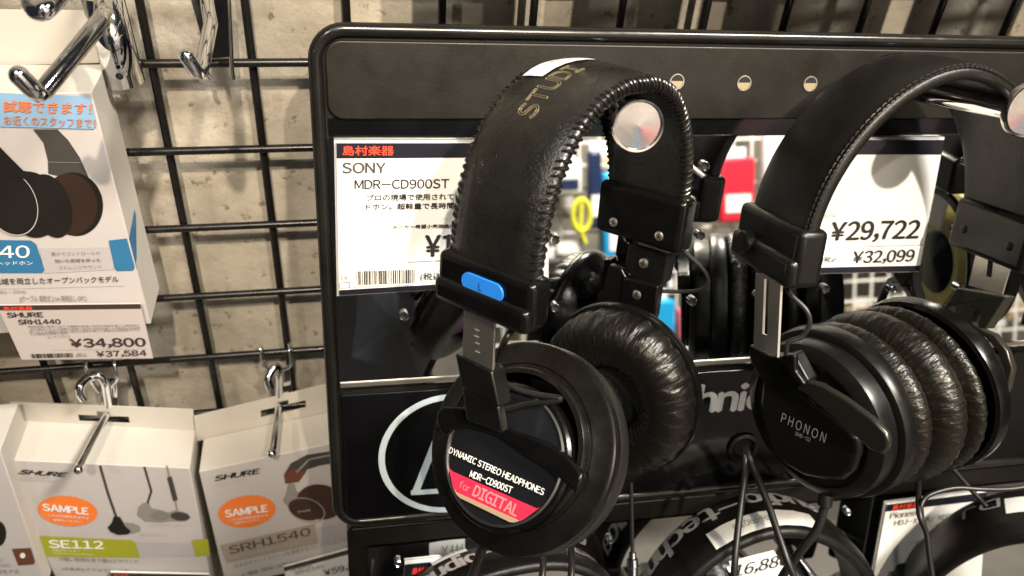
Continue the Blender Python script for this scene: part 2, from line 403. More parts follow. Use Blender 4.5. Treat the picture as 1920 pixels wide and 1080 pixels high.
for q in [(1320, 310), (1040, 447), (1178, 446), (1311, 440), (757, 590), (1040, 575), (1297, 563), (1812, 302), (1792, 430), (1545, 540), (1671, 540), (1795, 537), (905, 582), (1440, 432), (1420, 553)]:
    eyelet(*q, pan)
for q in [(1269, 153), (1395, 156), (1519, 157), (1138, 150)]:
    X = plw(*q, .0031)
    e = MB().lathe([(.0041, 0), (.0039, .0005), (.0035, .0005), (.0033, 0)], X, -PN, seg=32).build('hole_rim', 'pale_steel', pan)
    MB().lathe([(0.00001, .0002), (.0033, .0002)], X, -PN, seg=32).build('bore', 'gold_foil', e)
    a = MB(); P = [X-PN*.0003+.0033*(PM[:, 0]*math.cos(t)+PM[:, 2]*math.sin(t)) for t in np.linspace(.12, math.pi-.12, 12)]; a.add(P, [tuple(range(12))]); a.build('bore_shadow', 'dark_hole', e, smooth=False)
# round emblem and the long word on the lower band
S = Sheet(pw(0, .0031, 0), -PN); S.ex, S.ey = PM[:, 0], PM[:, 2]
ec = V(.0665, 0, -.2395); ER = .0407
for k in range(72):
    t0, t1 = 2*math.pi*k/72, 2*math.pi*(k+1)/72
    q = [pw(ec[0]+R*math.cos(t), .0031, ec[2]+R*math.sin(t)) for R, t in ((ER, t0), (ER, t1), (ER-.0037, t1), (ER-.0037, t0))]
    S.g.add(q, [(0, 1, 2, 3)], 'logo_blue')
S.line([(842, 763), (779, 922)], 13, 'logo_blue', .0004)
S.line([(772, 923), (850, 918)], 9, 'logo_blue', .0005)
S.line([(842, 763), (905, 905)], 6, 'logo_blue', .0005)
A = plw(1300, 773, .003); B = plw(1434, 767, .003); H_ = plw(1300, 722, .003)
eu = nrm(B-A); ev = np.cross(eu, PN)
ev = ev if ev@UP > 0 else -ev
w_ = lambda q: textmesh(q, raw=True)[2]
wf, wa, wb = w_('audio-technica'), w_('audio-tec')+.03, w_('audio-technic')+.02
Wt = (B-A)@eu/((wb-wa)/wf); P0 = A-eu*Wt*wa/wf
text_on(S.t, 'audio-technica', P0, P0+eu*Wt, P0+ev*((H_-A)@ev), -PN, 'print_white', .0004, .06)
S.done(pan, 'emblem', 'lettering')
# cable hole with collar
X = plw(1392, 838, .003)
cg = MB().lathe([(.0105, 0), (.0100, .0016), (.0078, .0022), (.0062, .0010), (.0058, 0)], X, -PN, seg=40).build('cable_collar', 'bead_black', pan)
MB().lathe([(.00001, .0003), (.0058, .0003)], X, -PN, seg=40).build('bore', 'dark_hole', cg)

# second display panel below
pan2 = thing('headphone_display', pw(0, 0, -.29), 'lower black display panel with a mirror strip under the large display panel', 'display panel')
Z2 = ZB-.0045
MB().prism(rrect(.006, XR, Z2-.30, Z2, .006, -.006), PN*.016).build('back_shell', 'panel_black', pan2, smooth=False)
m = MB(); m.box(pw(XR/2, -.0045, Z2-.0075), PM[:, 0]*(XR/2-.009), PN*.0012, PM[:, 2]*.0068); m.build('top_plate', 'panel_black', pan2, bevel=.0008)
m = MB(); m.box(pw(XR/2+.006, -.0045, Z2-.016-.07), PM[:, 0]*(XR/2-.012), PN*.001, PM[:, 2]*.07); m.build('mirror', 'mirror', pan2, smooth=False)
for q in [(746, 1053), (1143, 1010), (1588, 958)]: eyelet(*q, pan2, r=.0022, base=-.0030)

# ------------------------------------------------------------------ price cards on the mirror
def card_thing(corners, P0, n, label, thick=.0012, name='price_card', group=None, holder=True, m='card'):
    S = Sheet(P0, n); TL, TR, BR, BL = [S.w(*c) for c in corners]
    t = thing(name, (TL+TR+BR+BL)/4, label, 'price card', group)
    MB().prism([TL, TR, BR, BL], -S.n*thick, None).build('card', m, t, smooth=False)
    S.ex = nrm(TR-TL); S.ey = nrm(TL-BL); S.TL, S.TR, S.BR, S.BL = TL, TR, BR, BL
    def strip(f0, f1, m):
        S.g.add([TL+(BL-TL)*f0+S.n*.0003, TR+(BR-TR)*f0+S.n*.0003, TR+(BR-TR)*f1+S.n*.0003, TL+(BL-TL)*f1+S.n*.0003], [(0, 1, 2, 3)], m)
    S.strip = strip
    if holder:
        g_ = .0012; H = [TL+(-S.ex+S.ey)*g_, TR+(S.ex+S.ey)*g_, BR+(S.ex-S.ey)*g_, BL-(S.ex+S.ey)*g_]
        MB().prism([p-S.n*(thick+.0002) for p in H], -S.n*.0012).build('acrylic_back', 'print_grey', t, smooth=False)
    return t, S
t, S = card_thing([(631, 268), (1026, 268), (1026, 529), (636, 553)], pw(0, .006, 0), -PN, 'white price card with red shop name and the words SONY MDR-CD900ST, leaning on the mirror')
S.strip(0, .095, 'header'); S.strip(.965, 1, 'header')
S.rtext('島村楽器', 643, 291, 738, 273, 'shop_red', .02)
S.rtext('SONY', 642, 324, 723, 304, 'pic_grey', .045)
S.rtext('MDR-CD900ST', 665, 354, 842, 335, 'ink', .025)
S.rtext('プロの現場で使用されてい', 688, 376, 866, 362, 'ink', .03)
S.rtext('ドホン。超軽量で長時間の', 686, 393, 866, 379, 'ink', .03)
S.rtext('メーカー希望小売価格(税別', 736, 430, 866, 419, 'ink', .035)
S.rtext('¥18', 797, 481, 880, 438, 'ink', .045)
S.rtext('00)', 965, 521, 1012, 497, 'soft_ink', .01)
S.line([(765, 491), (1018, 479)], 1.2, 'soft_ink')
S.rtext('19', 638, 525, 651, 517, 'ink'); S.rtext('4 901780 588080', 660, 539, 775, 533, 'ink')
for a, b in (((637, 530), (655, 529)), ((655, 529), (655, 539)), ((655, 539), (637, 540)), ((637, 540), (637, 530))): S.line([a, b], 1, 'ink')
S.bars(669, 534, 779, 505)
S.rtext('(税込', 788, 527, 828, 510, 'ink', .015)
S.done(t)
t, S = card_thing([(1500, 262), (1770, 262), (1723, 508), (1460, 513)], pw(0, .006, 0), -PN, 'white price card reading ¥29,722 and ¥32,099 on the mirror behind the right headphones')
S.strip(0, .105, 'header'); S.strip(.955, 1, 'header')
S.rtext('オープンプライス', 1500, 409, 1567, 401, 'soft_ink')
S.rtext('¥29,722', 1554, 455, 1727, 412, 'ink', .04)
S.line([(1480, 466), (1735, 459)], 1, 'soft_ink')
S.bars(1495, 500, 1531, 478)
S.rtext('(税込', 1540, 494, 1570, 480, 'ink', .01)
S.rtext('¥32,099', 1596, 496, 1716, 467, 'ink', .035)
S.done(t)
# small acrylic label holder near the slider
q = [plw(x, y, .012) for x, y in ((948, 570), (1021, 574), (1016, 640), (940, 640))]
t = thing('label_holder', q[0], 'small empty clear label holder between the two cups of the left headphones', 'label holder')
MB().prism(q, PN*.0008).build('sheet', 'clear', t, smooth=False)

# ------------------------------------------------------------------ hooks on the panel
def panel_hook(hx, lx, lz, L, rad, rd, label):
    a = pw(hx, .003, -.0255); b = pw(lx, L, lz)
    t = thing('display_hook', a, label, 'hook', 'round ended chrome hooks on the display panel')
    MB().tube([a, b], rad, seg=24).build('rod', 'chrome', t)
    MB().lathe([(.00001, .0012), (rd*.55, .0007), (rd*.86, .0005), (rd*.9, .0016), (rd*.97, .0018), (rd, .0008), (rd, -.0015), (rd*.93, -.0022), (.0001, -.0022)], b-PN*.002, -PN, seg=64).build('end_disc', 'chrome_disc', t, angle=25)
    MB().lathe([(.0075, 0), (.0070, .0016), (.0001, .0018)], a, -PN, seg=40).build('base_flange', 'chrome', t)
panel_hook(.1455, .1425, -.0350, .058, .0054, .0121, 'chrome hook with a round end disc that carries the left headphones')
panel_hook(.3130, .3195, -.0232, .083, .0064, .0126, 'chrome hook with a round end disc that carries the right headphones')
panel_hook(.5030, .5050, -.0240, .075, .0064, .0126, 'chrome hook past the right edge that carries the gold headphones seen in the mirror')

# ------------------------------------------------------------------ headband helper
class Band:
    def __init__(s, p, tail=(0, 0), thick=.0045):
        yaw, ti, ro = p[:3]
        X = V(math.cos(yaw), math.sin(yaw), 0); Y = V(-math.sin(yaw), math.cos(yaw), 0); Z = V(0, 0, 1.)
        Z2 = math.cos(ti)*Z+math.sin(ti)*Y; s.Y = math.cos(ti)*Y-math.sin(ti)*Z
        s.X = math.cos(ro)*X+math.sin(ro)*Z2; s.Z = math.cos(ro)*Z2-math.sin(ro)*X
        s.c = np.array(p[3:6]); s.a, s.h, s.w, s.e = p[6:10]; s.thick = thick
        t = np.linspace(0, math.pi, 400)
        P = np.c_[-s.a*np.sign(np.cos(t))*abs(np.cos(t))**(2/s.e), s.h*np.sin(t)**(2/s.e)]
        if tail[0]: P = np.r_[[[P[0, 0], -tail[0]]], P]
        if tail[1]: P = np.r_[P, [[P[-1, 0], -tail[1]]]]
        d = np.r_[0, np.cumsum(np.linalg.norm(np.diff(P, axis=0), axis=1))]; s.L = d[-1]
        u = np.linspace(0, s.L, 241); s.P = np.c_[np.interp(u, d, P[:, 0]), np.interp(u, d, P[:, 1])]
        T = np.gradient(s.P, axis=0)
        for _ in range(6): T[1:-1] = (T[:-2]+T[1:-1]*2+T[2:])/4
        T /= np.linalg.norm(T, axis=1)[:, None]; s.N = np.c_[-T[:, 1], T[:, 0]]; s.u = u/s.L
    def loc(s, x, y, z): return s.c+s.X*x+s.Y*y+s.Z*z
    def pu(s, v): return getattr(s, 'pf', 0)*(1-abs(v)**4)
    def pt(s, u, v, off=0):                        # u 0..1 along, v -1 (front) .. 1 (wall side), off outwards
        x = np.interp(u, s.u, s.P[:, 0]); z = np.interp(u, s.u, s.P[:, 1]); nx = np.interp(u, s.u, s.N[:, 0]); nz = np.interp(u, s.u, s.N[:, 1])
        q = 1/max(math.hypot(nx, nz), 1e-6)
        return s.loc(x+nx*q*off, v*s.w/2, z+nz*q*off)
    def strap(s, name, m, parent, n=90, edge=.0016, puff=.0, taper=None):
        mb = MB(); T = s.thick; prof = []; s.pf = puff
        K = 14
        for k in range(K+1):
            v = -1+2*k/K; prof.append((v*(1-edge*2/s.w), s.pu(v)))
        for k in range(1, 6):
            a = math.pi/2-math.pi*k/6; prof.append((1-edge*2/s.w+edge*2/s.w*math.cos(a), -T/2+T/2*math.sin(a)))
        for k in range(K+1):
            v = 1-2*k/K; prof.append((v*(1-edge*2/s.w), -T))
        for k in range(1, 6):
            a = -math.pi/2-math.pi*k/6; prof.append((-(1-edge*2/s.w)+edge*2/s.w*math.cos(a), -T/2+T/2*math.sin(a)))
        M_ = len(prof); vs = []; fs = []; uv = []
        for i in range(n+1):
            u = i/n; tw = taper(u) if taper else 1
            for v, o in prof: vs.append(s.pt(u, v*tw, o))
        for i in range(n):
            for k in range(M_):
                k2 = (k+1) % M_; fs.append((i*M_+k, i*M_+k2, (i+1)*M_+k2, (i+1)*M_+k)); uv.append([(i/n, k/M_), (i/n, (k+1)/M_), ((i+1)/n, (k+1)/M_), ((i+1)/n, k/M_)])
        fs += [tuple(range(M_)), tuple(range(n*M_, (n+1)*M_))]; uv += [[(0, 0)]*M_]*2
        mb.add(vs, fs, None, uv); return mb.build(name, m, parent, angle=60)
    def stitches(s, parent, n=70, r=.00066, m='stitch'):
        for sgn in (-1, 1):
            mb = MB()
            for i in range(n):
                u = .01+.98*(i+.5)/n; du = .55/n
                P = []
                for k in range(9):
                    a = math.pi*(k/8); v = sgn*(1-.0030*2/s.w+.0033*2/s.w*math.sin(a)); o = -s.thick/2+(s.thick/2+.0005)*math.cos(a)
                    P.append(s.pt(u+du*((k/8-.5)*1.9+.25*math.sin(i*2.3)), v, o+.0002*math.sin(i*5.1+k)))
                mb.tube(P, [r*.45, r*.9, r*1.1, r*1.2, r*1.2, r*1.2, r*1.1, r*.9, r*.45], seg=8)
            mb.build('edge_lacing', m, parent)
    def welt(s, parent, v, n=70, m='thread'):        # fine stitch line near an edge
        mb = MB()
        for i in range(n):
            u = .02+.96*i/n; o_ = s.pu(v); mb.tube([s.pt(u, v, o_+.0000), s.pt(u+.35/n, v, o_+.0003), s.pt(u+.7/n, v, o_+.0000)], .00032, seg=6)
        mb.build('seam', m, parent)
    def patch(s, name, m, parent, uv, off=.0004, nu=20):
        (u0, v0), (u1, v1), (u2, v2), (u3, v3) = uv; vs = []; fs = []
        for i in range(nu+1):
            a = i/nu
            for k in range(7):
                b = k/6; uu = (u0*(1-a)+u1*a)*(1-b)+(u3*(1-a)+u2*a)*b; vv = (v0*(1-a)+v1*a)*(1-b)+(v3*(1-a)+v2*a)*b
                vs.append(s.pt(uu, vv, off+s.pu(vv)))
        fs = [(i*7+k, i*7+k+1, (i+1)*7+k+1, (i+1)*7+k) for i in range(nu) for k in range(6)]
        return MB().add(vs, fs).build(name, m, parent)
    def word(s, body, u0, u1, v0, v1, m, parent, bold=0., outline=0, off=.0004, name='lettering'):
        """runs from u0 to u1 along the strap; letters stand from v0 (foot) to v1 (head)"""
        v, f = textmesh(body); mb = MB(); P = lambda a, b: s.pt(u0+(u1-u0)*a, v0+(v1-v0)*b, off+s.pu(v0+(v1-v0)*b))
        if outline:
            cnt = {}
            for q in f:
                for i in range(len(q)): e = tuple(sorted((q[i], q[(i+1) % len(q)]))); cnt[e] = cnt.get(e, 0)+1
            # drop shared vertices duplicates by position
            for (i, j), c in cnt.items():
                if c == 1: mb.tube([P(*v[i]), P(*v[j])], outline, seg=4, caps=False)
        else:
            for k in range(3 if bold else 1):
                off_k = off+k*.00005; sh = (0, .006, -.006)[k]
                mb.add([s.pt(u0+(u1-u0)*(a+sh), v0+(v1-v0)*b, off_k+s.pu(v0+(v1-v0)*b)) for a, b in v], f)
        return mb.build(name, m, parent, smooth=False)
def rbox(c, ex, ey, ez, name, m, parent, bevel=.0015):
    return MB().box(c, ex, ey, ez).build(name, m, parent, bevel=bevel)
def screw(c, n, r, parent, m='pale_steel'):
    s_ = MB().lathe([(.00001, .0006), (r*.7, .0006), (r, .0002), (r, -.001)], c, n, seg=24).build('screw', m, parent)
    a = nrm(np.cross(n, V(.3, .2, .9))); b = np.cross(n, a)
    mb = MB(); mb.box(c+n*.0006, a*r*.6, b*r*.12, n*.0001); mb.box(c+n*.00063, b*r*.6, a*r*.12, n*.0001); mb.build('cross_slot', 'dark_hole', s_, smooth=False)
def outline_part(name, m, parent, pts, P0, n, thick, bevel=.0008):
    return MB().prism([onp(x, y, P0, n) for x, y in pts], -np.asarray(n)*thick).build(name, m, parent, bevel=bevel)
def pad_prof(R, w, tube_in, h):                     # ear cushion section: outside radius, inner radius
    P = []; c = (R+tube_in)/2; a = (R-tube_in)/2
    for k in range(19):
        t = math.pi*k/18
        P.append((c+a*math.cos(t), h*(math.sin(t)**.75)))
    return P

# ------------------------------------------------------------------ headphones in front (left pair)
KA = lambda L, x0=780, y0=560, s=2.077: [(x0+a/s, y0+b/s) for a, b in L]
b1 = Band([.6982, .1404, -.1818, .1890, -.1540, -.0175, .0576, .0703, .0421, 2.3488], tail=(.004, .010), thick=.0046)
h1 = thing('headphones', b1.pt(.5, 0), 'black headphones with laced leather band and red DIGITAL badge on the near cup', 'headphones')
b1.strap('headband', 'leather', h1, puff=.0026, n=110)
b1.stitches(h1)
st1 = None
b1.word('STUDI', .285, .432, -.12, .26, 'gold_foil', h1, outline=.00010, off=.0002)
st1 = b1.patch('price_sticker', 'card', h1, [(.371, .78), (.375, .36), (.564, .36), (.54, .97)], off=.0005)
b1.word('AX-1746', .43, .53, .55, .75, 'soft_ink', h1, off=.0008, name='sticker_print')
# left holder with blue mark
def holder(b, sx, z0, z1, name, m, parent, th=.0062, wy=.0235, bulge=.0022):
    x = sx*b.a - sx*.002
    o = rbox(b.loc(x, 0, (z0+z1)/2), b.X*th, b.Y*wy, b.Z*(z1-z0)/2, name, m, parent, .003)
    rbox(b.loc(x+sx*bulge, 0, z0+(z1-z0)*.24), b.X*(th+.0003), b.Y*wy*.985, b.Z*(z1-z0)*.26, 'lower_lip', m, parent, .003)
    return o
c1 = holder(b1, -1, -.0155, .0045, 'slider_housing', 'plastic', h1)
fx = -b1.a+.002-.0063
q = MB(); P = []
for k in range(40):
    t = 2*math.pi*k/40; P.append(b1.loc(fx-.0002, -.0005+(.0062 if math.cos(t) > 0 else -.0062)+.0040*math.cos(t), -.0035+.0038*math.sin(t)))
q.prism(P, -b1.X*.0007).build('side_mark', 'blue_plastic', h1, bevel=.0003)
q = MB(); text_on(q, 'L', b1.loc(fx-.0012, .0008, -.005), b1.loc(fx-.0012, -.0008, -.005), b1.loc(fx-.0012, .0008, -.002), -b1.X, 'p_navy', 0); q.build('lettering', None, h1, smooth=False)
c2 = holder(b1, 1, -.0135, .0125, 'slider_housing', 'plastic', h1)
for dy in (.0125, -.0125): screw(b1.loc(b1.a-.002-.0064, dy, -.0065), -b1.X, .0022, h1)
# near cup
N1 = nrm(V(-.63, -.42, .65)); CF = V(.157, -.205, -.082)
CF = onp(972, 836, CF, N1)
prof = [(.0432, -.0050), (.0440, -.0030), (.0440, -.0010), (.0434, .0002), (.0424, .0006), (.0415, .0006), (.0345, .0022), (.0340, .0016), (.0330, .0018), (.0326, .0040), (.0318, .0050), (.0298, .0052)]
MB().lathe(prof, CF, N1, seg=96).build('ear_cup', 'cup_shell', h1, angle=30)
CB = onp(945, 856, CF+N1*.0080, N1)
MB().lathe([(.0300, -.006), (.0300, -.0005), (.0290, .0006), (.0277, .0009)], CB, N1, seg=96).build('badge_rim', 'plastic', h1, angle=30)
MB().lathe([(.0277, -.002), (.0277, .0012), (.0268, .0014), (.0266, .0004)], CB, N1, seg=96).build('badge_ring', 'badge_ring', h1, angle=30)
bd = MB().lathe([(.0266, -.001), (.0266, .0006), (.0001, .0009)], CB, N1, seg=96).build('badge', 'badge', h1, angle=30)
S = Sheet(CB+N1*.0010, N1)
def clipc(px):                                      # keep print inside the round badge
    P = []
    for x, y in px:
        w = S.w(x, y); d = w-CB; d -= N1*(d@N1); r = np.linalg.norm(d)
        if r > .0263: d = d*.0263/r
        P.append(CB+d)
    return P
def band_on_badge(A, B, C_, D, m, off):
    n = 14; top = [(A[0]+(B[0]-A[0])*k/n, A[1]+(B[1]-A[1])*k/n) for k in range(n+1)]; bot = [(D[0]+(C_[0]-D[0])*k/n, D[1]+(C_[1]-D[1])*k/n) for k in range(n+1)]
    T_, B_ = clipc(top), clipc(bot); vs = [p+N1*(.0010+off) for p in T_+B_]; S.g.add(vs, [(k, k+1, n+2+k, n+1+k) for k in range(n)], m)
band_on_badge((822, 872), (1022, 960), (988, 983), (838, 918), 'hot_red', .0003)
band_on_badge((835, 913), (985, 981), (975, 988), (845, 925), 'champagne', .0004)
S.text('DYNAMIC STEREO HEADPHONES', (842, 849), (1019, 929), (846, 838), 'print_white', .03)
S.text('MDR-CD900ST', (881, 894), (959, 926), (885, 882), 'print_white', .03)
S.text('for', (861, 914), (880, 924), (865, 900), 'faint_red')
S.text('DIGITAL', (886, 929), (968, 969), (894, 909), 'faint_red', .05)
S.done(bd, 'colour_stripe', 'lettering')
# near cushion
MB().lathe([(.0434, -.0048), (.0440, -.0062), (.0442, -.0095), (.0436, -.0130), (.0415, -.0165), (.0380, -.0185), (.0330, -.0190), (.0270, -.018), (.0235, -.014), (.023, -.006)], CF, N1, seg=120).build('ear_cushion', 'pad_edge', h1)
# yoke, hinge and slider of the near cup
YP = CB+N1*.0060
KY = lambda L: [(780+a/1.945, 525+b/1.945) for a, b in L]
yk = [(72, 520), (76, 480), (90, 463), (110, 459), (176, 464), (176, 430), (300, 455), (312, 470), (318, 525), (335, 545), (392, 562), (470, 590), (545, 638), (606, 706), (604, 730), (584, 778), (540, 742), (480, 688), (400, 640), (345, 600), (300, 570), (240, 548), (190, 536), (140, 538), (108, 548), (92, 560)]
outline_part('yoke', 'plastic', h1, KY(yk), YP, N1, .0046, .0011)
HN = nrm(-b1.X*.9+N1*.25)
HP = dz(895, 710, .322)
outline_part('hinge_block', 'satin_plastic', h1, KY([(140, 268), (275, 334), (302, 466), (164, 392)]), HP, HN, .0085, .0009)
outline_part('hinge_plate', 'satin_plastic', h1, KY([(166, 392), (300, 462), (314, 560), (182, 512)]), HP-HN*.0012, HN, .0045, .0009)
outline_part('slider', 'pale_steel', h1, KY([(176, 80), (290, 120), (278, 345), (168, 290)]), dz(895, 640, .3205), HN, .0011, .0002)
S = Sheet(dz(895, 640, .3205), HN)
for k, (x, y) in enumerate([(240, 120), (238, 145), (242, 172), (242, 205)]):
    S.line(KA([(x-10, y-2), (x+10, y+4)]), 1.3, 'print_grey'); S.line(KA([(x-1, y-8), (x+2, y+8)]), 1, 'soft_ink')
S.done(h1, 'scale_marks')
WQ = lambda x, y, o: onp(x, y, CF+N1*o, N1)
MB().tube(smooth_path([dz(965, 612, .312), dz(946, 640, .311), WQ(935, 672, .016), WQ(934, 700, .015), WQ(952, 722, .014), WQ(995, 738, .012), WQ(1050, 747, .010), WQ(1030, 753, .010), WQ(988, 758, .010), WQ(950, 768, .010)], 8), .0013, seg=10).build('thin_wire', 'rubber', h1)
MB().lathe([(.0001, -.014), (.0235, -.014)], CF, N1, seg=40).build('cushion_cloth', 'purple', h1)
# far cup : cushion seen from its open side
N2 = nrm(V(-.71, -.69, .13)); C2 = V(.207, -.172, -.100); C2 = onp(1130, 760, C2, N2)
def wob2(th, i): return .00035*math.sin(th*23+i)+.0003*math.sin(th*41+i*.7)
MB().lathe(pad_prof(.0450, 0, .0165, .015), C2-N2*.015, N2, seg=240, wob=wob2, squash=(.885, .975)).build('ear_cushion', 'pad', h1)
MB().lathe([(.0001, -.0125), (.0175, -.0122), (.0185, -.008)], C2, N2, squash=(.885, .975)).build('cushion_cloth', 'foam', h1)
MB().lathe([(.0448, -.0145), (.0466, -.0150), (.0472, -.0165), (.0470, -.0190), (.0455, -.021), (.040, -.026), (.030, -.034), (.0001, -.036)], C2, N2, seg=96, squash=(.885, .975)).build('ear_cup', 'plastic', h1)
# far yoke, hinge blocks, slider
KB = lambda L, x0=1020, y0=200, s=2.16: [(x0+a/s, y0+b/s) for a, b in L]
HN2 = -b1.X
outline_part('slider', 'pale_steel', h1, KB([(383, 470), (480, 505), (476, 600), (383, 575)]), dz(1210, 450, .397), HN2, .001, .0002)
outline_part('hinge_block', 'satin_plastic', h1, KB([(343, 552), (505, 600), (478, 725), (350, 690), (325, 640)]), dz(1210, 500, .399), HN2, .009, .001)
outline_part('hinge_plate', 'plastic', h1, KB([(320, 690), (462, 728), (445, 855), (430, 885), (350, 862), (290, 850), (310, 760)]), dz(1194, 560, .402), HN2, .006, .001)
outline_part('yoke', 'plastic', h1, KB([(100, 862), (200, 770), (235, 745), (262, 640), (312, 655), (335, 700), (330, 800), (445, 830), (450, 880), (520, 950), (570, 1030), (585, 1100), (560, 1100), (530, 1040), (470, 960), (400, 900), (300, 862), (200, 850), (130, 868)]), dz(1180, 590, .409), HN2, .004, .0008)
for x, y, d in ((1206, 494, .3985), (1194, 553, .4015)): screw(onp(x, y, dz(x, y, d), HN2), HN2, .0024, h1)
MB().tube(smooth_path([dz(*p) for p in [(1263, 432, .39), (1264, 450, .39), (1290, 478, .388), (1318, 505, .388), (1328, 528, .39), (1315, 543, .393), (1280, 547, .398), (1236, 546, .402)]], 8), .0010, seg=8).build('thin_wire', 'rubber', h1)
MB().tube(smooth_path([dz(*p) for p in [(1244, 445, .40), (1264, 462, .40), (1271, 474, .402), (1255, 480, .405)]], 8), .0008, seg=8).build('thin_wire', 'rubber', h1)
# cable with strain relief
P = smooth_path([dz(*p) for p in [(925, 985, .352), (908, 1020, .352), (893, 1060, .353), (875, 1120, .355), (862, 1190, .36)]], 6)
MB().tube(P, [.0024]*7+[.0021]*(len(P)-7), seg=14).build('cable', 'rubber', h1)

# ------------------------------------------------------------------ headphones on the right
KC = lambda L, x0=1340, y0=500, s=2.348: [(x0+a/s, y0+b/s) for a, b in L]
b2 = Band([.0385, .2906, -.0647, .3358, -.1593, -.0149, .0598, .0718, .0460, 1.8244], tail=(.003, .010), thick=.0055)
h2 = thing('headphones', b2.pt(.5, 0), 'matt black headphones with PHONON lettering and three wrinkled cushion rolls, hanging right', 'headphones')
b2.strap('headband', 'smooth_leather', h2, puff=.0025, n=110)
b2.welt(h2, -.93); b2.welt(h2, -1.0, n=90)
b2.patch('price_sticker', 'card', h2, [(.44, 1.0), (.44, .80), (.60, .80), (.60, 1.0)], off=.0005)
holder(b2, -1, -.020, .005, 'slider_housing', 'satin_plastic', h2, wy=.0255, th=.0068)
o_ = b2.loc(-b2.a+.002-.0085, .011, -.0105)
MB().lathe([(.0052, -.002), (.0052, .0022), (.0047, .0028), (.0001, .0029)], o_, -b2.X, seg=40).build('button', 'satin_plastic', h2, angle=30)
holder(b2, 1, -.0165, .0085, 'slider_housing', 'satin_plastic', h2, wy=.0235, th=.0068)
for dy in (.014, -.014): screw(b2.loc(b2.a-.002-.0070, dy, -.006), -b2.X, .0020, h2, 'satin_plastic')
N3 = nrm(V(-.93, -.37, 0)); C3 = V(.308, -.198, -.090); 
C3 = onp(1560, 769, C3, N3)
MB().lathe([(.0404, -.0035), (.0412, -.0020), (.0412, .0030), (.0404, .0048), (.0388, .0056), (.0375, .0058), (.0375, .0120), (.0368, .0140), (.0330, .0165), (.0310, .0170), (.0305, .0158), (.0001, .0162)], C3, N3, seg=96).build('ear_cup', 'satin_plastic', h2, angle=30)
def wob3(th, i): return .00022*math.sin(th*37+i)+.0002*math.sin(th*61+i*1.3)
def roll(R, r, c, n, name='ear_cushion', m='pad_fine', tube_h=.009):
    P = [(R-r+r*math.cos(t), tube_h*math.sin(t)) for t in np.linspace(-math.pi*.62, math.pi*.62, 22)]
    return MB().lathe(P, c, n, seg=200, wob=wob3).build(name, m, h2)
# near cushion, far cushion (pressed together) and the far cup
N4 = nrm(V(-.94, -.33, -.04)); C4 = V(.353, -.193, -.087); C4 = onp(1712, 724, C4, N4)
AX = C4-C3; AL = np.linalg.norm(AX); PMID = lambda f: C3+AX*f
roll(.0402, .0125, PMID(.20), N3, tube_h=AL*.17)
roll(.0418, .0135, PMID(.56), N3, tube_h=AL*.215)
roll(.0412, .0110, PMID(.86), N4, tube_h=AL*.115)
MB().lathe([(.0400, .0000), (.0418, -.0008), (.0424, -.0030), (.0424, -.0070), (.0410, -.0090), (.0385, -.0095), (.036, -.016), (.028, -.024), (.0001, -.025)], C4, N4, seg=96).build('ear_cup', 'plastic', h2, angle=30)
MB().lathe([(.0001, .010), (.026, .010)], C3-N3*.02, N3).build('cushion_cloth', 'foam', h2)
# near shell, yoke, slider
SP = C3+N3*.0215
outline_part('shell', 'satin_plastic', h2, KC([(205, 492), (255, 500), (310, 500), (370, 560), (440, 615), (520, 665), (590, 725), (625, 765), (628, 830), (605, 905), (560, 944), (480, 944), (390, 925), (310, 880), (250, 820), (212, 720), (195, 600)]), SP, N3, .0060, .0025)
outline_part('yoke', 'grey_metal', h2, KC([((a/2.117+10)*2.348, (b/2.117-50)*2.348) for a, b in [(300, 590), (325, 570), (345, 558), (400, 575), (500, 635), (600, 710), (655, 768), (668, 800), (662, 832), (640, 854), (590, 832), (500, 752), (420, 684), (345, 622)]]), SP+N3*.0035, N3, .0034, .0012)
outline_part('hinge', 'satin_plastic', h2, KC([(150, 345), (245, 395), (300, 395), (345, 385), (380, 450), (412, 505), (372, 560), (310, 540), (270, 520), (210, 505), (175, 455), (150, 400)]), SP+N3*.0022, N3, .0070, .0010)
outline_part('hinge_ridge', 'satin_plastic', h2, KC([(272, 410), (310, 385), (350, 392), (352, 460), (395, 520), (380, 528), (330, 480), (300, 430)]), SP+N3*.0048, N3, .0030, .0008)
q = MB()
sl = KC([(180, 30), (292, 40), (275, 400), (170, 350)]); SLP = dz(1438, 590, .362)
a_, b_, c_, d_ = [onp(x, y, SLP, -b2.X) for x, y in sl]
def bi(u, v): return (a_*(1-u)+b_*u)*(1-v)+(d_*(1-u)+c_*u)*v
for u0_, u1_, v0_, v1_ in ((0, .36, 0, 1), (.56, 1, 0, 1), (.36, .56, 0, .06), (.36, .56, .78, 1)):
    q.prism([bi(u0_, v0_), bi(u1_, v0_), bi(u1_, v1_), bi(u0_, v1_)], b2.X*.0011)
q.build('slider', 'steel', h2, smooth=False)
S = Sheet(SP, N3)
S.text('P H O N O N', (1465, 790), (1547, 830), (1469, 773), 'print_grey', .0)
S.text('SMB-02', (1491, 815), (1520, 828), (1493, 808), 'print_grey', .0)
S.done(h2, 'marks', 'lettering')
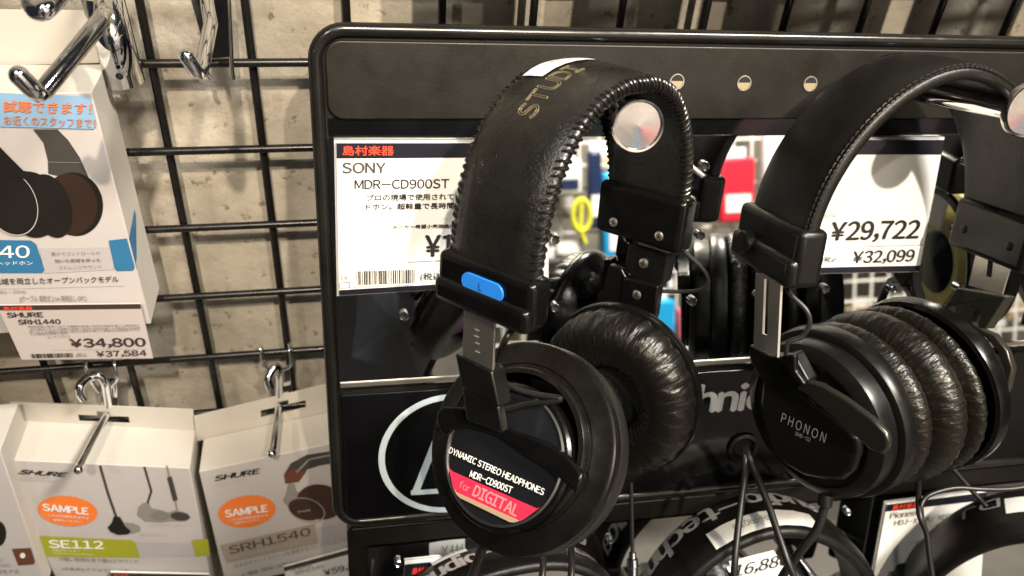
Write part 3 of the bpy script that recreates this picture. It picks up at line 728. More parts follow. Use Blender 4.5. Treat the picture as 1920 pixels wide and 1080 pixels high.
# far slider and forked yoke
outline_part('slider', 'pale_steel', h2, [(1838, 440), (1907, 455), (1878, 552), (1815, 535)], dz(1860, 500, .405), -b2.X, .0011, .0002)
outline_part('slider_slot', 'dark_hole', h2, [(1856, 448), (1864, 450), (1857, 520), (1849, 518)], dz(1860, 500, .4045), -b2.X, .0003, .0001)
HP4 = dz(1840, 600, .412)
outline_part('hinge_block', 'olive_plastic', h2, [(1793, 540), (1886, 556), (1846, 617), (1832, 614), (1838, 586), (1826, 583), (1820, 605), (1790, 600), (1790, 574), (1778, 572), (1766, 592), (1735, 590), (1775, 570)], HP4, -b2.X, .0060, .0007)
KC2 = KC([(920, 235), (1010, 218), (1060, 225), (1130, 250), (1160, 270), (1230, 300), (1285, 370), (1310, 450), (1290, 540), (1240, 610), (1228, 600), (1262, 530), (1275, 450), (1250, 385), (1200, 320), (1150, 290), (1050, 250), (960, 250)])
outline_part('yoke', 'olive_plastic', h2, KC2, dz(1845, 660, .419), nrm(-b2.X+V(0, -.25, .1)), .0045, .0008)
MB().tube(smooth_path([dz(*p) for p in [(1475, 525, .355), (1480, 550, .352), (1510, 580, .350), (1518, 605, .350), (1505, 630, .352), (1478, 642, .354), (1474, 665, .356)]], 8), .0011, seg=8).build('thin_wire', 'rubber', h2)
MB().tube(smooth_path([dz(*p) for p in [(1895, 455, .40), (1903, 480, .40), (1925, 500, .40)]], 6), .001, seg=8).build('thin_wire', 'rubber', h2)
MB().tube(smooth_path([dz(*p) for p in [(1552, 900, .385), (1548, 935, .385), (1543, 960, .386), (1530, 995, .388), (1500, 1035, .392), (1465, 1085, .40), (1440, 1150, .41)]], 6), [.0033]*10+[.0021]*27, seg=14).build('cable', 'rubber', h2)

def resize(t, k, loc):
    t.scale = (k, k, k); t.location = loc
L1, L2 = Vector(h1.location), Vector(h2.location)
K1, K2 = 1.11, 1.14
resize(h1, K1, (L1.x*K1-.0102, L1.y*K1+.0478, L1.z*K1-.0191))
resize(h2, K2, (L2.x*K2-.0130, L2.y*K2+.0608, L2.z*K2-.0243))
# ------------------------------------------------------------------ a plain pair of headphones, used for the ones seen in part
def simple_headphones(p, label, strap_m, shell_m, parent_cb=None, cups=True, thick=.007, cupR=.042, padm='pad_fine', drop=.075):
    b = Band(p, tail=(.004, .004), thick=thick)
    t = thing('headphones', b.pt(.5, 0), label, 'headphones')
    b.strap('headband', strap_m, t, puff=.003, edge=.003)
    for s_ in (-1, 1):
        x = s_*b.a
        rbox(b.loc(x, 0, -.006), b.X*.007, b.Y*b.w*.52, b.Z*.012, 'slider_housing', 'satin_plastic', t, .003)
        rbox(b.loc(x*.98, 0, -.03), b.X*.001, b.Y*.008, b.Z*.018, 'slider', 'steel', t, .0003)
        if cups:
            n = nrm(b.X*s_-b.Z*.05*0); c = b.loc(s_*(.032 if cupR < .046 else .045), 0, -drop)
            MB().lathe([(cupR*.97, -.002), (cupR, 0), (cupR, .008), (cupR*.9, .012), (cupR*.62, .016), (cupR*.6, .014), (.0001, .015)], c, n, seg=64).build('ear_cup', shell_m, t, angle=30)
            MB().lathe([(cupR*.97, -.002), (cupR*1.02, -.008), (cupR*.95, -.018), (cupR*.75, -.021), (cupR*.55, -.016), (cupR*.52, -.003)], c, n, seg=96).build('ear_cushion', padm, t)
            P = [c+n*.019+cupR*1.03*(b.Y*math.cos(a)*1+b.Z*math.sin(a)) for a in np.linspace(0, math.pi, 24)]
            MB().tube(P, .003, seg=8).build('yoke', 'satin_plastic', t)
            MB().lathe([(.0001, .002), (cupR*.4, .001), (cupR*.45, 0)], c+n*.0145, n, seg=40).build('cup_plate', 'plastic', t)
    return t, b
simple_headphones([.15, .28, 0, .560, -.135, -.035, .066, .074, .042, 2.0], 'gold shelled headphones past the right edge, seen in the mirror strip', 'smooth_leather', 'gold_shell', cupR=.050)
# ------------------------------------------------------------------ headphones of the lower display
t, b = simple_headphones([-.0484, .3765, .015, .3372, -.1762, -.3082, .0779, .0817, .0455, 1.8824], 'black headphones with grey audio-technica lettering on the band, bottom centre', 'smooth_leather', 'plastic', cupR=.044, drop=.09)
b.word('audio-technica', .66, .06, .72, -.02, 'print_grey', t, .02, off=.0004)
b.patch('price_sticker', 'card', t, [(.34, -.25), (.34, -.88), (.60, -.88), (.60, -.25)], off=.0004)
b.word('ATH-PRO700', .50, .40, -.45, -.68, 'soft_ink', t, off=.0007, name='sticker_print')
t, b = simple_headphones([-.6191, .1062, .0586, .5147, -.1976, -.3194, .0654, .1016, .0472, 1.9147], 'black headphones with a grey DJ mark on the band, bottom right corner', 'smooth_leather', 'plastic', cupR=.044, drop=.09)
b.word('DJ', .375, .285, .52, .14, 'print_grey', t, .01, off=.0004)
b.patch('price_sticker', 'card', t, [(.385, .42), (.385, -.2), (.55, -.2), (.55, .42)], off=.0004)
t, b = simple_headphones([.1698, .5696, -.0714, .1768, -.1734, -.3291, .0786, .0764, .0417, 2.552], 'black headphones with white audio-technica lettering, under the left front headphones', 'smooth_leather', 'plastic', cupR=.044, drop=.09)
b.word('audio-technica', .30, .74, -.40, .42, 'card_shaded', t, .03, off=.0004)  # white lettering, darkened in colour for the dim light down here
b.patch('price_sticker', 'card', t, [(.345, .95), (.345, .45), (.43, .45), (.43, .95)], off=.0006)
b.word('ATH', .375, .425, .62, .80, 'soft_ink', t, off=.0009, name='sticker_print')
def hook2(px, py, label):
    q = pl(px, py, -.003); a = pw(q[0], -.003, q[1]); b_ = pw(q[0], .095, q[1])
    t = thing('display_hook', a, label, 'hook', 'round ended chrome hooks on the display panel')
    MB().tube([a, b_], .0048, seg=20).build('rod', 'chrome', t)
    MB().lathe([(.00001, .0012), (.0095, .0008), (.0105, .0012), (.0108, -.0015), (.0001, -.0022)], b_, -PN, seg=48).build('end_disc', 'chrome_disc', t)
hook2(1478, 1030, 'chrome hook under the band of the bottom centre headphones')

# cards of the lower display
t, S = card_thing([(1663, 946), (1850, 922), (1838, 1110), (1632, 1112)], pw(0, .004, 0), -PN, 'white price card with the words Pioneer HDJ-X7 on the lower display')
S.strip(0, .075, 'header')
S.text('島村楽器', (1672, 956), (1722, 950), (1674, 946), 'shop_red', .02)
S.text('Pioneer', (1668, 972), (1724, 965), (1670, 960), 'soft_ink', .02)
S.text('HDJ-X7  K/XEGWL', (1676, 986), (1800, 970), (1678, 974), 'soft_ink', .01)
S.text('オープン', (1705, 1019), (1720, 1017), (1706, 1015), 'soft_ink')
S.bars(1661, 1092, 1700, 1066); S.done(t)
t, S = card_thing([(1368, 1055), (1452, 1034), (1500, 1110), (1380, 1115)], pw(0, .05, 0), -PN, 'white price card reading 6,88 under the bottom centre band', holder=False)
S.text('16,880', (1374, 1084), (1476, 1060), (1380, 1059), 'ink', .01); S.done(t)
t, S = card_thing([(759, 1053), (840, 1045), (850, 1120), (756, 1130)], pw(0, -.002, 0), -PN, 'white price card with a black and red header in the lower mirror strip', holder=False)
S.strip(.06, .42, 'header'); S.text('島村楽器', (772, 1076), (815, 1072), (774, 1064), 'shop_red', .02); S.done(t)

# loose cables
def cable(name, label, pts, r=.0018, m='rubber'):
    P = smooth_path([dz(*p) for p in pts], 8); o = MB().tube(P, r, seg=12).build(name, m)
    tag(o, label, 'cable'); return o
cable('cable', 'black cable dropping straight down from the round cable hole', [(1396, 838, .492), (1397, 852, .475), (1398, 880, .462), (1391, 930, .455), (1384, 990, .45), (1378, 1050, .445), (1374, 1120, .445)], .0019)
cable('cable', 'black cable slanting right and down from the round cable hole', [(1400, 838, .492), (1403, 852, .472), (1418, 890, .455), (1440, 945, .445), (1462, 1010, .435), (1480, 1060, .43), (1510, 1130, .43)], .0019)
cable('cable', 'thin black cable hanging in front of the Pioneer price card', [(1722, 895, .46), (1722, 925, .44), (1724, 965, .43), (1737, 1000, .43), (1742, 1040, .43), (1752, 1110, .43)], .0015)
cable('cable', 'thin black cable curving right above the DJ band', [(1728, 970, .432), (1728, 945, .432), (1745, 927, .435), (1790, 915, .437), (1840, 917, .437), (1900, 916, .435), (1960, 905, .435)], .0013)
cable('cable', 'short black cable stub crossing behind the right headphones', [(1780, 872, .47), (1815, 912, .462), (1850, 950, .455)], .0014)
for px, lab in ((1012, 'left black cable of the pair under the left headphones'), (1066, 'right black cable of the pair under the left headphones')):
    cable('cable', lab, [(px, 1005, .44), (px+6, 1040, .42), (px+4, 1085, .41), (px-6, 1130, .41)], .0018)
t = thing('audio_plug', dz(1186, 1040, .50), 'chrome audio plug with grey cable hanging over the lower mirror strip', 'plug')
MB().tube([dz(1183, 905, .50), dz(1186, 1040, .50)], .0012, seg=8).build('cable', 'rubber', t)
P = [dz(1186, y, .50) for y in (1036, 1046, 1048, 1062, 1064, 1090)]
MB().tube(P, [.0022, .0024, .0034, .0036, .0030, .0030], seg=16).build('sleeve', 'chrome', t)

# ------------------------------------------------------------------ boxes on the grid, left
YV = V(0, 1, 0)
def carton_box(name, label, F, depth, m='carton_front'):
    """F: front face corners TL, TR, BR, BL in 3-D; depth towards the wall"""
    t = thing(name, sum(F)/4, label, 'product box', None)
    TL, TR, BR, BL = F; n = nrm(np.cross(TR-TL, BL-TL)); n = n if n@(CAM-TL) > 0 else -n
    D = -n*depth
    mb = MB(); mb.mi('carton'); mb.mi(m)
    mb.add([TL, TR, BR, BL, TL+D, TR+D, BR+D, BL+D], [(1, 5, 6, 2), (0, 3, 7, 4), (0, 4, 5, 1), (3, 2, 6, 7), (4, 7, 6, 5)], 'carton')
    mb.add([TL, TR, BR, BL], [(0, 1, 2, 3)], m)
    mb.build('carton', None, t, bevel=.0006)
    S = Sheet(TL, n); S.ex = nrm(TR-TL); S.ey = nrm(TL-BL); S.D = D; S.F = F
    return t, S
def header_flap(t, S, h, slot=.30, sy=.42, sw=.26, tilt=.0, notch=True):
    TL, TR = S.F[0]+S.D, S.F[1]+S.D; up_ = nrm(S.ey+S.n*tilt)*h
    cx = slot; W_ = np.linalg.norm(TR-TL); e = S.ex; mb = MB()
    # strip cut around the slot: four pieces in one outline with a hole
    a, b = cx-sw/2, cx+sw/2; y0, y1 = sy-.10, sy+.10
    P = lambda u, v: TL+(TR-TL)*u+up_*v
    T_ = -S.n*.0006
    xs = [0, a, b, 1]; ys = [0, y0, y1, 1]
    vs = [P(u, v) for v in ys for u in xs]; fs = []
    for j in range(3):
        for i in range(3):
            if i == 1 and j == 1: continue
            fs.append((j*4+i, j*4+i+1, j*4+i+5, j*4+i+4))
    n0 = len(vs); vs2 = vs+[p+T_ for p in vs]; f2 = fs+[tuple(n0+k for k in f) for f in fs]
    hole = [5, 6, 10, 9]; f2 += [(hole[i], hole[(i+1) % 4], hole[(i+1) % 4]+n0, hole[i]+n0) for i in range(4)]
    rim = [0, 3, 15, 12]; f2 += [(rim[i], rim[(i+1) % 4], rim[(i+1) % 4]+n0, rim[i]+n0) for i in range(4)]
    mb.add(vs2, f2, None); mb.build('hang_tab', 'carton', t, smooth=False)
# large box, upper left
YF = -.045
x1 = -.0185; x0 = -.200; zt = .004; zb = -.1345
F = [V(x0, YF, zt), V(x1, YF, zt), V(x1+.001, YF, zb), V(x0, YF, zb)]
t, S = carton_box('product_box', 'large white headphone box with a blue handwritten note and blue label', F, .034)
MB().prism([V(x0, -.0095, .0), V(x1-.002, -.0095, .004), V(x1-.004, -.0095, .030), V(x0, -.0095, .031)], V(0, .0006, 0)).build('hang_tab', 'carton', t, smooth=False)
S.poly([(-20, 172), (163, 180), (172, 187), (181, 232), (176, 241), (-20, 236)], 'note_blue', .0006)
S.text('試聴できます！', (8, 208), (172, 213), (8, 186), 'pen_orange', .018, .0010)
S.text('お近くのスタッフまで！', (10, 232), (180, 238), (8, 214), 'pen_brown', .012, .0010)
# printed picture of open headphones
S.poly([(62, 242), (108, 242), (128, 262), (150, 295), (170, 340), (186, 372), (188, 400), (180, 402), (170, 372), (140, 342), (112, 330), (91, 325), (90, 300), (82, 268)], 'pic_grey', .0003)
S.line([(90, 303), (152, 304)], 1, 'soft_ink', .0005)
S.ell(140, 382, 53, 60, 'pic_black', .0004, rot=-14)
S.ell(132, 382, 50, 58, 'pic_dark', .0005, rot=-14)
S.ell(95, 385, 38, 62, 'pic_black', .0006, rot=-20)
S.ell(60, 382, 52, 64, 'pic_black', .0007, rot=-24)
S.ell(20, 378, 48, 66, 'lilac', .0008, rot=-28, hole=.97)
S.ell(20, 378, 46, 63, 'pic_black', .0009, rot=-28)
for k in range(14):
    S.line([(-20, 330+k*7), (52-abs(k-7)*3, 338+k*7)], .6, 'pic_dark', .0010)
S.poly([(-10, 262), (12, 285), (45, 318), (70, 322), (62, 335), (20, 330), (-10, 335)], 'pic_black', .0011)
S.poly([(-20, 449), (58, 450), (68, 457), (84, 505), (80, 511), (-20, 511)], 'box_blue', .0004)
S.text('1440', (-60, 483), (56, 482), (-62, 460), 'print_white', .02)
S.text('オープンバック・ヘッドホン', (-120, 497), (62, 496), (-121, 489), 'print_white', .0)
S.poly([(74, 465), (205, 463), (218, 505), (84, 512)], 'lilac', .0003)
S.poly([(204, 450), (238, 446), (253, 500), (250, 506), (220, 507), (215, 502)], 'box_blue', .0005)
S.text('豊かでコントロールの', (97, 479), (188, 477), (96, 472), 'soft_ink'); S.text('効いた低域を伴った', (104, 492), (189, 490), (103, 485), 'soft_ink', .02); S.text('フルレンジサウンド', (111, 505), (191, 503), (110, 498), 'soft_ink')
S.text('低域を両立したオープンバックモデル', (-10, 533), (223, 528), (-12, 521), 'pic_grey', .004)
S.line([(0, 541), (234, 535)], .8, 'lilac', .0004)
S.text('15Hz - 27kHz', (-6, 550), (50, 549), (-7, 544), 'soft_ink')
S.text(')(ケーブル 着脱式 2.1m 両側出し OFC)', (38, 567), (163, 566), (36, 553), 'soft_ink')
S.done(t)
mb = MB(); X1 = V(x1+.0006, 0, 0)   # blue wrap on the side face
zq0, zq1 = at(238, 447, YF)[2], at(253, 506, YF)[2]
mb.add([V(x1+.0007, YF, zq0), V(x1+.0007, YF+.022, zq0+.004), V(x1+.0007, YF+.022, zq1+.02), V(x1+.0007, YF, zq1)], [(0, 1, 2, 3)]); mb.build('side_print', 'box_blue', t, smooth=False)
# price card of that box
t, S = card_thing([(-6, 573), (263, 570), (287, 672), (41, 675)], V(0, -.0500, 0), V(0, -1, 0), 'white price card reading SHURE SRH1440 and ¥34,800 hung on the large white box', holder=False, m='card_shaded')
S.ey = V(0, 0, 1)
S.strip(-.005, .075, 'ink_brown'); S.strip(.985, 1.0, 'soft_ink')
S.text('島村楽器', (8, 581), (62, 580), (6, 574), 'shop_red', .02)
S.text('SHURE', (15, 594), (82, 593), (12, 585), 'ink_brown', .04)
S.text('SRH1440', (36, 607), (115, 606), (33, 598), 'ink_brown', .03)
for k, (a, b_) in enumerate([((53, 614), (262, 611)), ((57, 619), (264, 616)), ((55, 624), (262, 620)), ((58, 628), (128, 626))]):
    w_ = 30 if k < 3 else 10
    S.text(('録音現場の要求に応える繊細な高域と自然な低域を備えた開放型の高音質モデルです着脱式ケーブル' [k*3:k*3+w_]), a, b_, (a[0]-1, a[1]-4.4), 'soft_ink')
S.text('オープンプライス', (90, 634), (133, 632), (89, 629), 'soft_ink')
S.text('¥34,800', (134, 652), (274, 650), (130, 634), 'ink_brown', .045)
S.line([(100, 655), (278, 653)], .8, 'lilac')
S.text('¥37,584', (183, 669), (276, 667), (180, 657), 'ink_brown', .03)
S.text('(税込', (143, 670), (164, 669), (142, 661), 'soft_ink')
S.bars(60, 671, 137, 661); S.done(t)

# earphone box, bottom left
YF = -.043
TL, TR = at(3, 862, YF), at(356, 878, YF); BLp, BRp = at(116, 1110, YF), at(400, 1110, YF)
t, S = carton_box('product_box', 'white earphone box with an orange SAMPLE seal and the green SE112 label', [TL, TR, BRp, BLp], .034)
fl = [at(32, 803, -.0095), at(367, 817, -.0095), at(362, 768, -.0095), at(18, 754, -.0095)]
def tab(t, fl, slot_px, Yp):
    """header card with its long hanging slot"""
    BL, BR, TR_, TL_ = fl; mb = MB(); P = lambda u, v: (BL*(1-u)+BR*u)*(1-v)+(TL_*(1-u)+TR_*u)*v
    d1 = BR-BL; s0, s1 = [at(*q, Yp) for q in slot_px]; u0_, u1_ = ((s0-BL)@d1)/(d1@d1), ((s1-BL)@d1)/(d1@d1)
    vm = .50; hh = .13; um = (u0_+u1_)/2
    xs = [0, u0_, um-.035, um+.035, u1_, 1]; ys = [0, vm-hh, vm+hh, vm+hh*2.2, 1]
    vs = [P(u, v) for v in ys for u in xs]; fs = []
    for j in range(4):
        for i in range(5):
            if j == 1 and i in (1, 2, 3): continue
            if j == 2 and i == 2: continue
            fs.append((j*6+i, j*6+i+1, j*6+i+7, j*6+i+6))
    o = MB().add(vs, fs).build('hang_tab', 'carton', t, smooth=False)
    s_ = o.modifiers.new('s', 'SOLIDIFY'); s_.thickness = .0007
tab(t, fl, [(152, 788), (247, 793)], -.0095)
S.text('SHURE', (34, 887), (125, 893), (37, 879), 'ink', .08, slant=.25)
S.text('LEGENDARY\nPERFORMANCE', (40, 900), (108, 903), (39, 891), 'pale_ink')
S.ell(127, 957, 56, 28, 'orange', .0005, rot=6, n=52, scal=.02)
S.text('SAMPLE', (82, 955), (166, 963), (80, 942), 'print_white', .05, .0009)
S.text('これは店頭見本品です', (91, 966), (168, 972), (90, 961), 'print_white', 0, .0009); S.text('お持ちください。', (101, 975), (156, 979), (100, 970), 'print_white', 0, .0009)
S.line([(188, 873), (203, 925), (218, 968)], 4.5, 'pic_grey', .0004)
S.poly([(214, 967), (225, 968), (233, 979), (250, 980), (262, 986), (264, 995), (250, 1000), (228, 1001), (212, 996), (202, 987), (210, 979)], 'pic_mid', .0004)
S.poly([(214, 967), (225, 968), (235, 985), (246, 995), (240, 1001), (222, 1002), (208, 996), (202, 988), (210, 979)], 'pic_black', .0006)
S.line([(271, 875), (284, 920), (277, 942)], 4, 'pic_grey', .0004)
S.poly([(260, 950), (268, 942), (279, 941), (284, 952), (300, 955), (315, 960), (330, 955), (352, 962), (358, 970), (348, 977), (320, 977), (300, 979), (272, 977), (257, 965)], 'pic_mid', .0004)
S.ell(300, 966, 18, 9, 'soft_ink', .0006, rot=4); S.ell(338, 967, 18, 8, 'pic_grey', .0006, rot=6)
S.line([(313, 873), (318, 895)], 3, 'pic_mid', .0004); S.line([(318, 895), (329, 936)], 9, 'pic_grey', .0005); S.line([(329, 938), (333, 958)], 2.5, 'pic_mid', .0005)
S.text('SE112M+-GR-A', (283, 985), (352, 986), (283, 981), 'pale_ink'); S.text('SE112-GR-A', (262, 1004), (310, 1005), (262, 999), 'pale_ink')
S.poly([(73, 1004), (246, 1012), (254, 1016), (263, 1045), (85, 1043)], 'green', .0004)
S.poly([(250, 1016), (360, 1018), (368, 1043), (263, 1045)], 'lilac', .0003)
S.poly([(360, 1011), (390, 1010), (394, 1040), (367, 1043)], 'green', .0005)
S.text('SE112', (93, 1026), (195, 1028), (90, 1011), 'print_white', .035)
S.text('高遮音性イヤホン', (98, 1032), (150, 1034), (97, 1029), 'print_white'); S.text('SOUND ISOLATING EARPHONES', (99, 1037), (176, 1040), (98, 1035), 'print_white')
S.text('力強い低域を伴う優れたサウンド', (111, 1051), (260, 1056), (109, 1043), 'soft_ink')
S.text('(白色系)(アクセサリ  付属)', (117, 1069), (245, 1074), (116, 1062), 'soft_ink')
S.done(t)
t, S = card_thing([(207, 1073), (392, 1077), (410, 1150), (225, 1150)], V(0, -.046, 0), V(0, -1, 0), 'price card with a black header at the lower edge of the earphone box', holder=False)
S.strip(0, .12, 'ink_brown'); S.text('島村楽器', (214, 1080), (240, 1080), (213, 1075), 'shop_red', .02); S.done(t)
# headphone box beside it, hanging crooked
YF = -.040
TL, TR = at(373, 885, YF), at(660, 823, YF); dn = at(424, 1100, YF)-TL
t, S = carton_box('product_box', 'white headphone box hanging crooked, with an orange SAMPLE seal and brown SRH1540 print', [TL, TR, TR+dn, TL+dn], .030)
fl = [at(367, 828, -.0095), at(650, 768, -.0095), at(648, 712, -.0095), at(362, 781, -.0095)]
tab(t, fl, [(483, 783), (567, 763)], -.0095)
S.text('SHURE', (403, 901), (490, 886), (400, 892), 'ink', .08, slant=.25)
S.text('LEGENDARY\nPERFORMANCE', (404, 912), (465, 901), (403, 906), 'pale_ink')
S.ell(463, 958, 54, 30, 'orange', .0005, rot=-8, n=52, scal=.02)
S.text('SAMPLE', (424, 968), (502, 957), (421, 955), 'print_white', .05, .0009)
S.text('これは店頭見本品です', (430, 976), (503, 966), (429, 971), 'print_white', 0, .0009); S.text('お持ちください。', (440, 982), (490, 974), (439, 977), 'print_white', 0, .0009)
S.poly([(532, 890), (545, 868), (575, 852), (640, 842), (640, 866), (600, 872), (575, 880), (574, 884), (560, 903), (535, 906)], 'pic_grey', .0004)
S.poly([(532, 890), (548, 878), (574, 884), (560, 903), (535, 906)], 'pic_rust', .0005)
S.line([(556, 884), (580, 860), (640, 848)], 3, 'pic_mid', .0006)
S.poly([(540, 904), (552, 906), (556, 920), (600, 936), (640, 940), (620, 955), (560, 945), (548, 955), (540, 950), (530, 938), (536, 925)], 'pic_mid', .0005)
S.ell(600, 940, 44, 33, 'pic_brown', .0006, rot=8); S.ell(575, 955, 36, 22, 'pic_mid', .0007, rot=18, hole=.92); S.ell(572, 954, 32, 19, 'pic_brown', .0008, rot=18)
S.text('SHURE', (558, 959), (582, 955), (558, 956), 'carton', .0, .0012)
S.poly([(412, 1022), (590, 981), (597, 1018), (425, 1056)], 'taupe', .0004)
S.poly([(594, 990), (650, 978), (655, 1005), (597, 1018)], 'lilac', .0003)
S.text('SRH1540', (431, 1038), (583, 1002), (427, 1024), 'pic_grey', .02)
S.text('プレミアム密閉型ヘッドホン', (432, 1047), (560, 1018), (431, 1043), 'pale_ink')
S.text('広大なサウンドステージを表現するプレミアムモデル', (440, 1065), (650, 1014), (438, 1057), 'soft_ink')
S.text('(着脱式)(', (454, 1082), (560, 1056), (452, 1074), 'soft_ink')
S.done(t)
t, S = card_thing([(532, 1063), (660, 1028), (672, 1110), (545, 1140)], V(0, -.0440, 0), V(0, -1, 0), 'price card reading ¥5 on the crooked headphone box', holder=False)
S.strip(0, .10, 'ink_brown'); S.text('SHURE', (545, 1070), (585, 1060), (544, 1064), 'soft_ink', .02); S.text('SRH1540', (553, 1077), (606, 1064), (552, 1070), 'soft_ink', .01)
S.text('¥59,800', (609, 1080), (690, 1060), (606, 1068), 'ink', .02); S.done(t)
# box at the very left
YF = -.055
TR = at(0, 845, YF); BRp = at(88, 1100, YF); w_ = V(-.11, 0, 0)
t, S = carton_box('product_box', 'white box at the bottom left edge with a brown picture square', [TR+w_, TR, BRp, BRp+w_], .040)
S.ell(-4, 1000, 16, 24, 'pic_black', .0004)
S.poly([(23, 1028), (58, 1026), (66, 1052), (64, 1057), (35, 1059)], 'pic_rust', .0005)
S.ell(43, 1040, 5, 5, 'print_white', .0007)
S.text('Hi-Fi\nSOUND', (-8, 1062), (20, 1062), (-10, 1045), 'pale_ink')
S.text('密閉型モデル', (-30, 1076), (38, 1074), (-31, 1068), 'soft_ink')
S.done(t)

# chrome hooks carrying the boxes
def wall_hook(path, label, r=.0026, ball=.0036, prongs=None, plate=None, loop=None, bent=False):
    a = at(*path[0]); t = thing('chrome_hook', a, label, 'hook', 'chrome hooks clipped to the wire grid')
    P = smooth_path([at(*p) for p in path], 8) if bent else [at(*p) for p in path]
    MB().tube(P, r, seg=18).build('rod', 'chrome', t)
    if ball: MB().ball(P[-1], ball).build('ball_tip', 'chrome', t)
    for pr in prongs or []: MB().tube(smooth_path([at(*p) for p in pr], 6), .0013, seg=10).build('prong', 'chrome', t)
    for lp in loop or []: MB().tube(smooth_path([at(*p[:3]) for p in lp], 8), .0030, seg=16).build('loop', 'chrome', t)
    if plate:
        q = [at(*p) for p in plate]; MB().prism(q, V(0, .0012, 0)).build('back_plate', 'chrome', t, bevel=.0004)
    return t
wall_hook([(196, 775, -.006), (198, 780, -.012), (196, 786, -.018), (150, 874, -.062), (147, 880, -.065)], 'chrome ball tipped hook through the tab of the earphone box', .0024, .0030,
          prongs=[[(160, 677, -.0015), (160, 684, -.006), (165, 700, -.008), (168, 712, -.008), (176, 722, -.007), (186, 735, -.007)], [(212, 675, -.0015), (214, 684, -.006), (218, 700, -.008), (219, 712, -.008), (210, 722, -.007), (200, 735, -.007)]],
          loop=[[(158, 748, -.020), (150, 735, -.020), (152, 722, -.018), (168, 708, -.012), (186, 704, -.010), (196, 716, -.010), (200, 735, -.009), (204, 760, -.007)]],
          plate=[(188, 706, -.005), (218, 708, -.005), (222, 762, -.005), (190, 762, -.005)])
wall_hook([(519, 757, -.006), (522, 762, -.012), (522, 767, -.018), (512, 842, -.060), (510, 850, -.063)], 'chrome ball tipped hook through the tab of the crooked headphone box', .0023, .0029,
          prongs=[[(489, 648, -.0005), (490, 655, -.006), (492, 675, -.008), (496, 689, -.008), (505, 695, -.007), (512, 705, -.007)], [(543, 644, -.0005), (544, 655, -.006), (546, 675, -.008), (543, 687, -.008), (530, 693, -.007), (520, 705, -.007)]],
          loop=[[(507, 727, -.018), (503, 712, -.016), (510, 695, -.012), (518, 688, -.010), (523, 700, -.010), (523, 740, -.007)]],
          plate=[(528, 692, -.005), (544, 690, -.005), (547, 745, -.005), (530, 748, -.005)])
t = wall_hook([(192, -60, -.02), (192, -10, -.055), (194, 22, -.078), (190, 38, -.084), (80, 172, -.112), (72, 174, -.116), (62, 168, -.118), (36, 142, -.118)], 'large upturned chrome hook in front of the box with the blue note', .0036, .0037)
# curved chrome plate behind it
q = MB(); vs = []; n_ = 16
for k in range(n_+1):
    a_ = math.pi*k/n_
    for (px, py), (qx, qy) in (((150, -10), (232, -10)), ((200, 157), (272, 150))):
        A_, B_ = at(px, py, -.014), at(qx, qy, -.014); m_ = (A_+B_)/2; vs.append(m_+(A_-B_)/2*math.cos(a_)+V(0, -1, 0)*math.sin(a_)*.010)
q.add(vs, [(2*k, 2*k+2, 2*k+3, 2*k+1) for k in range(n_)]); o = q.build('back_plate', 'chrome', t); s_ = o.modifiers.new('s', 'SOLIDIFY'); s_.thickness = .001
MB().lathe([(.0018, 0), (.0014, .0004), (.0001, .0003)], at(224, 143, -.0255), V(0, -1, 0), seg=20).build('plate_hole', 'dark_hole', t)
wall_hook([(20, -60, -.07), (52, -12, -.088), (62, 16, -.095), (76, 22, -.097), (90, 14, -.096), (122, -20, -.085)], 'chrome hook bend cut off by the top left edge', .0036, None, bent=True)
wall_hook([(384, -50, -.02), (388, 0, -.045), (393, 32, -.060), (395, 46, -.066), (378, 128, -.092), (372, 136, -.095), (366, 132, -.096), (350, 106, -.097)], 'small chrome hook with an upturned end left of the display panel', .0030, .0031,
          prongs=[[(384, 90, -.004), (386, 118, -.004), (389, 138, -.004), (396, 148, -.004)], [(428, -10, -.004), (432, 60, -.004), (434, 120, -.004), (437, 148, -.004)]],
          plate=[(352, -20, -.006), (428, -20, -.006), (432, 108, -.006), (388, 112, -.006)])

# ------------------------------------------------------------------ display above the frame, inferred from its shade; gaps shaped for bright patches
t = thing('upper_display', at(1300, -60, -.05), 'dark display board above the frame, gaps shaped to shade the grid wall in patches', 'display board')
z_ = at(1000, -8, -.05)[2]
for xa, xb, dz_ in ((.135, .205, 0), (.222, .30, .004), (.312, .43, 0), (.445, .52, .006), (.545, .60, 0), (.615, .95, .004)):
    MB().prism([V(xa, -.05, z_+dz_), V(xb, -.05, z_+dz_), V(xb, -.05, z_+.11), V(xa, -.05, z_+.11)], V(0, .008, 0)).build('board', 'panel_black', t, smooth=False)

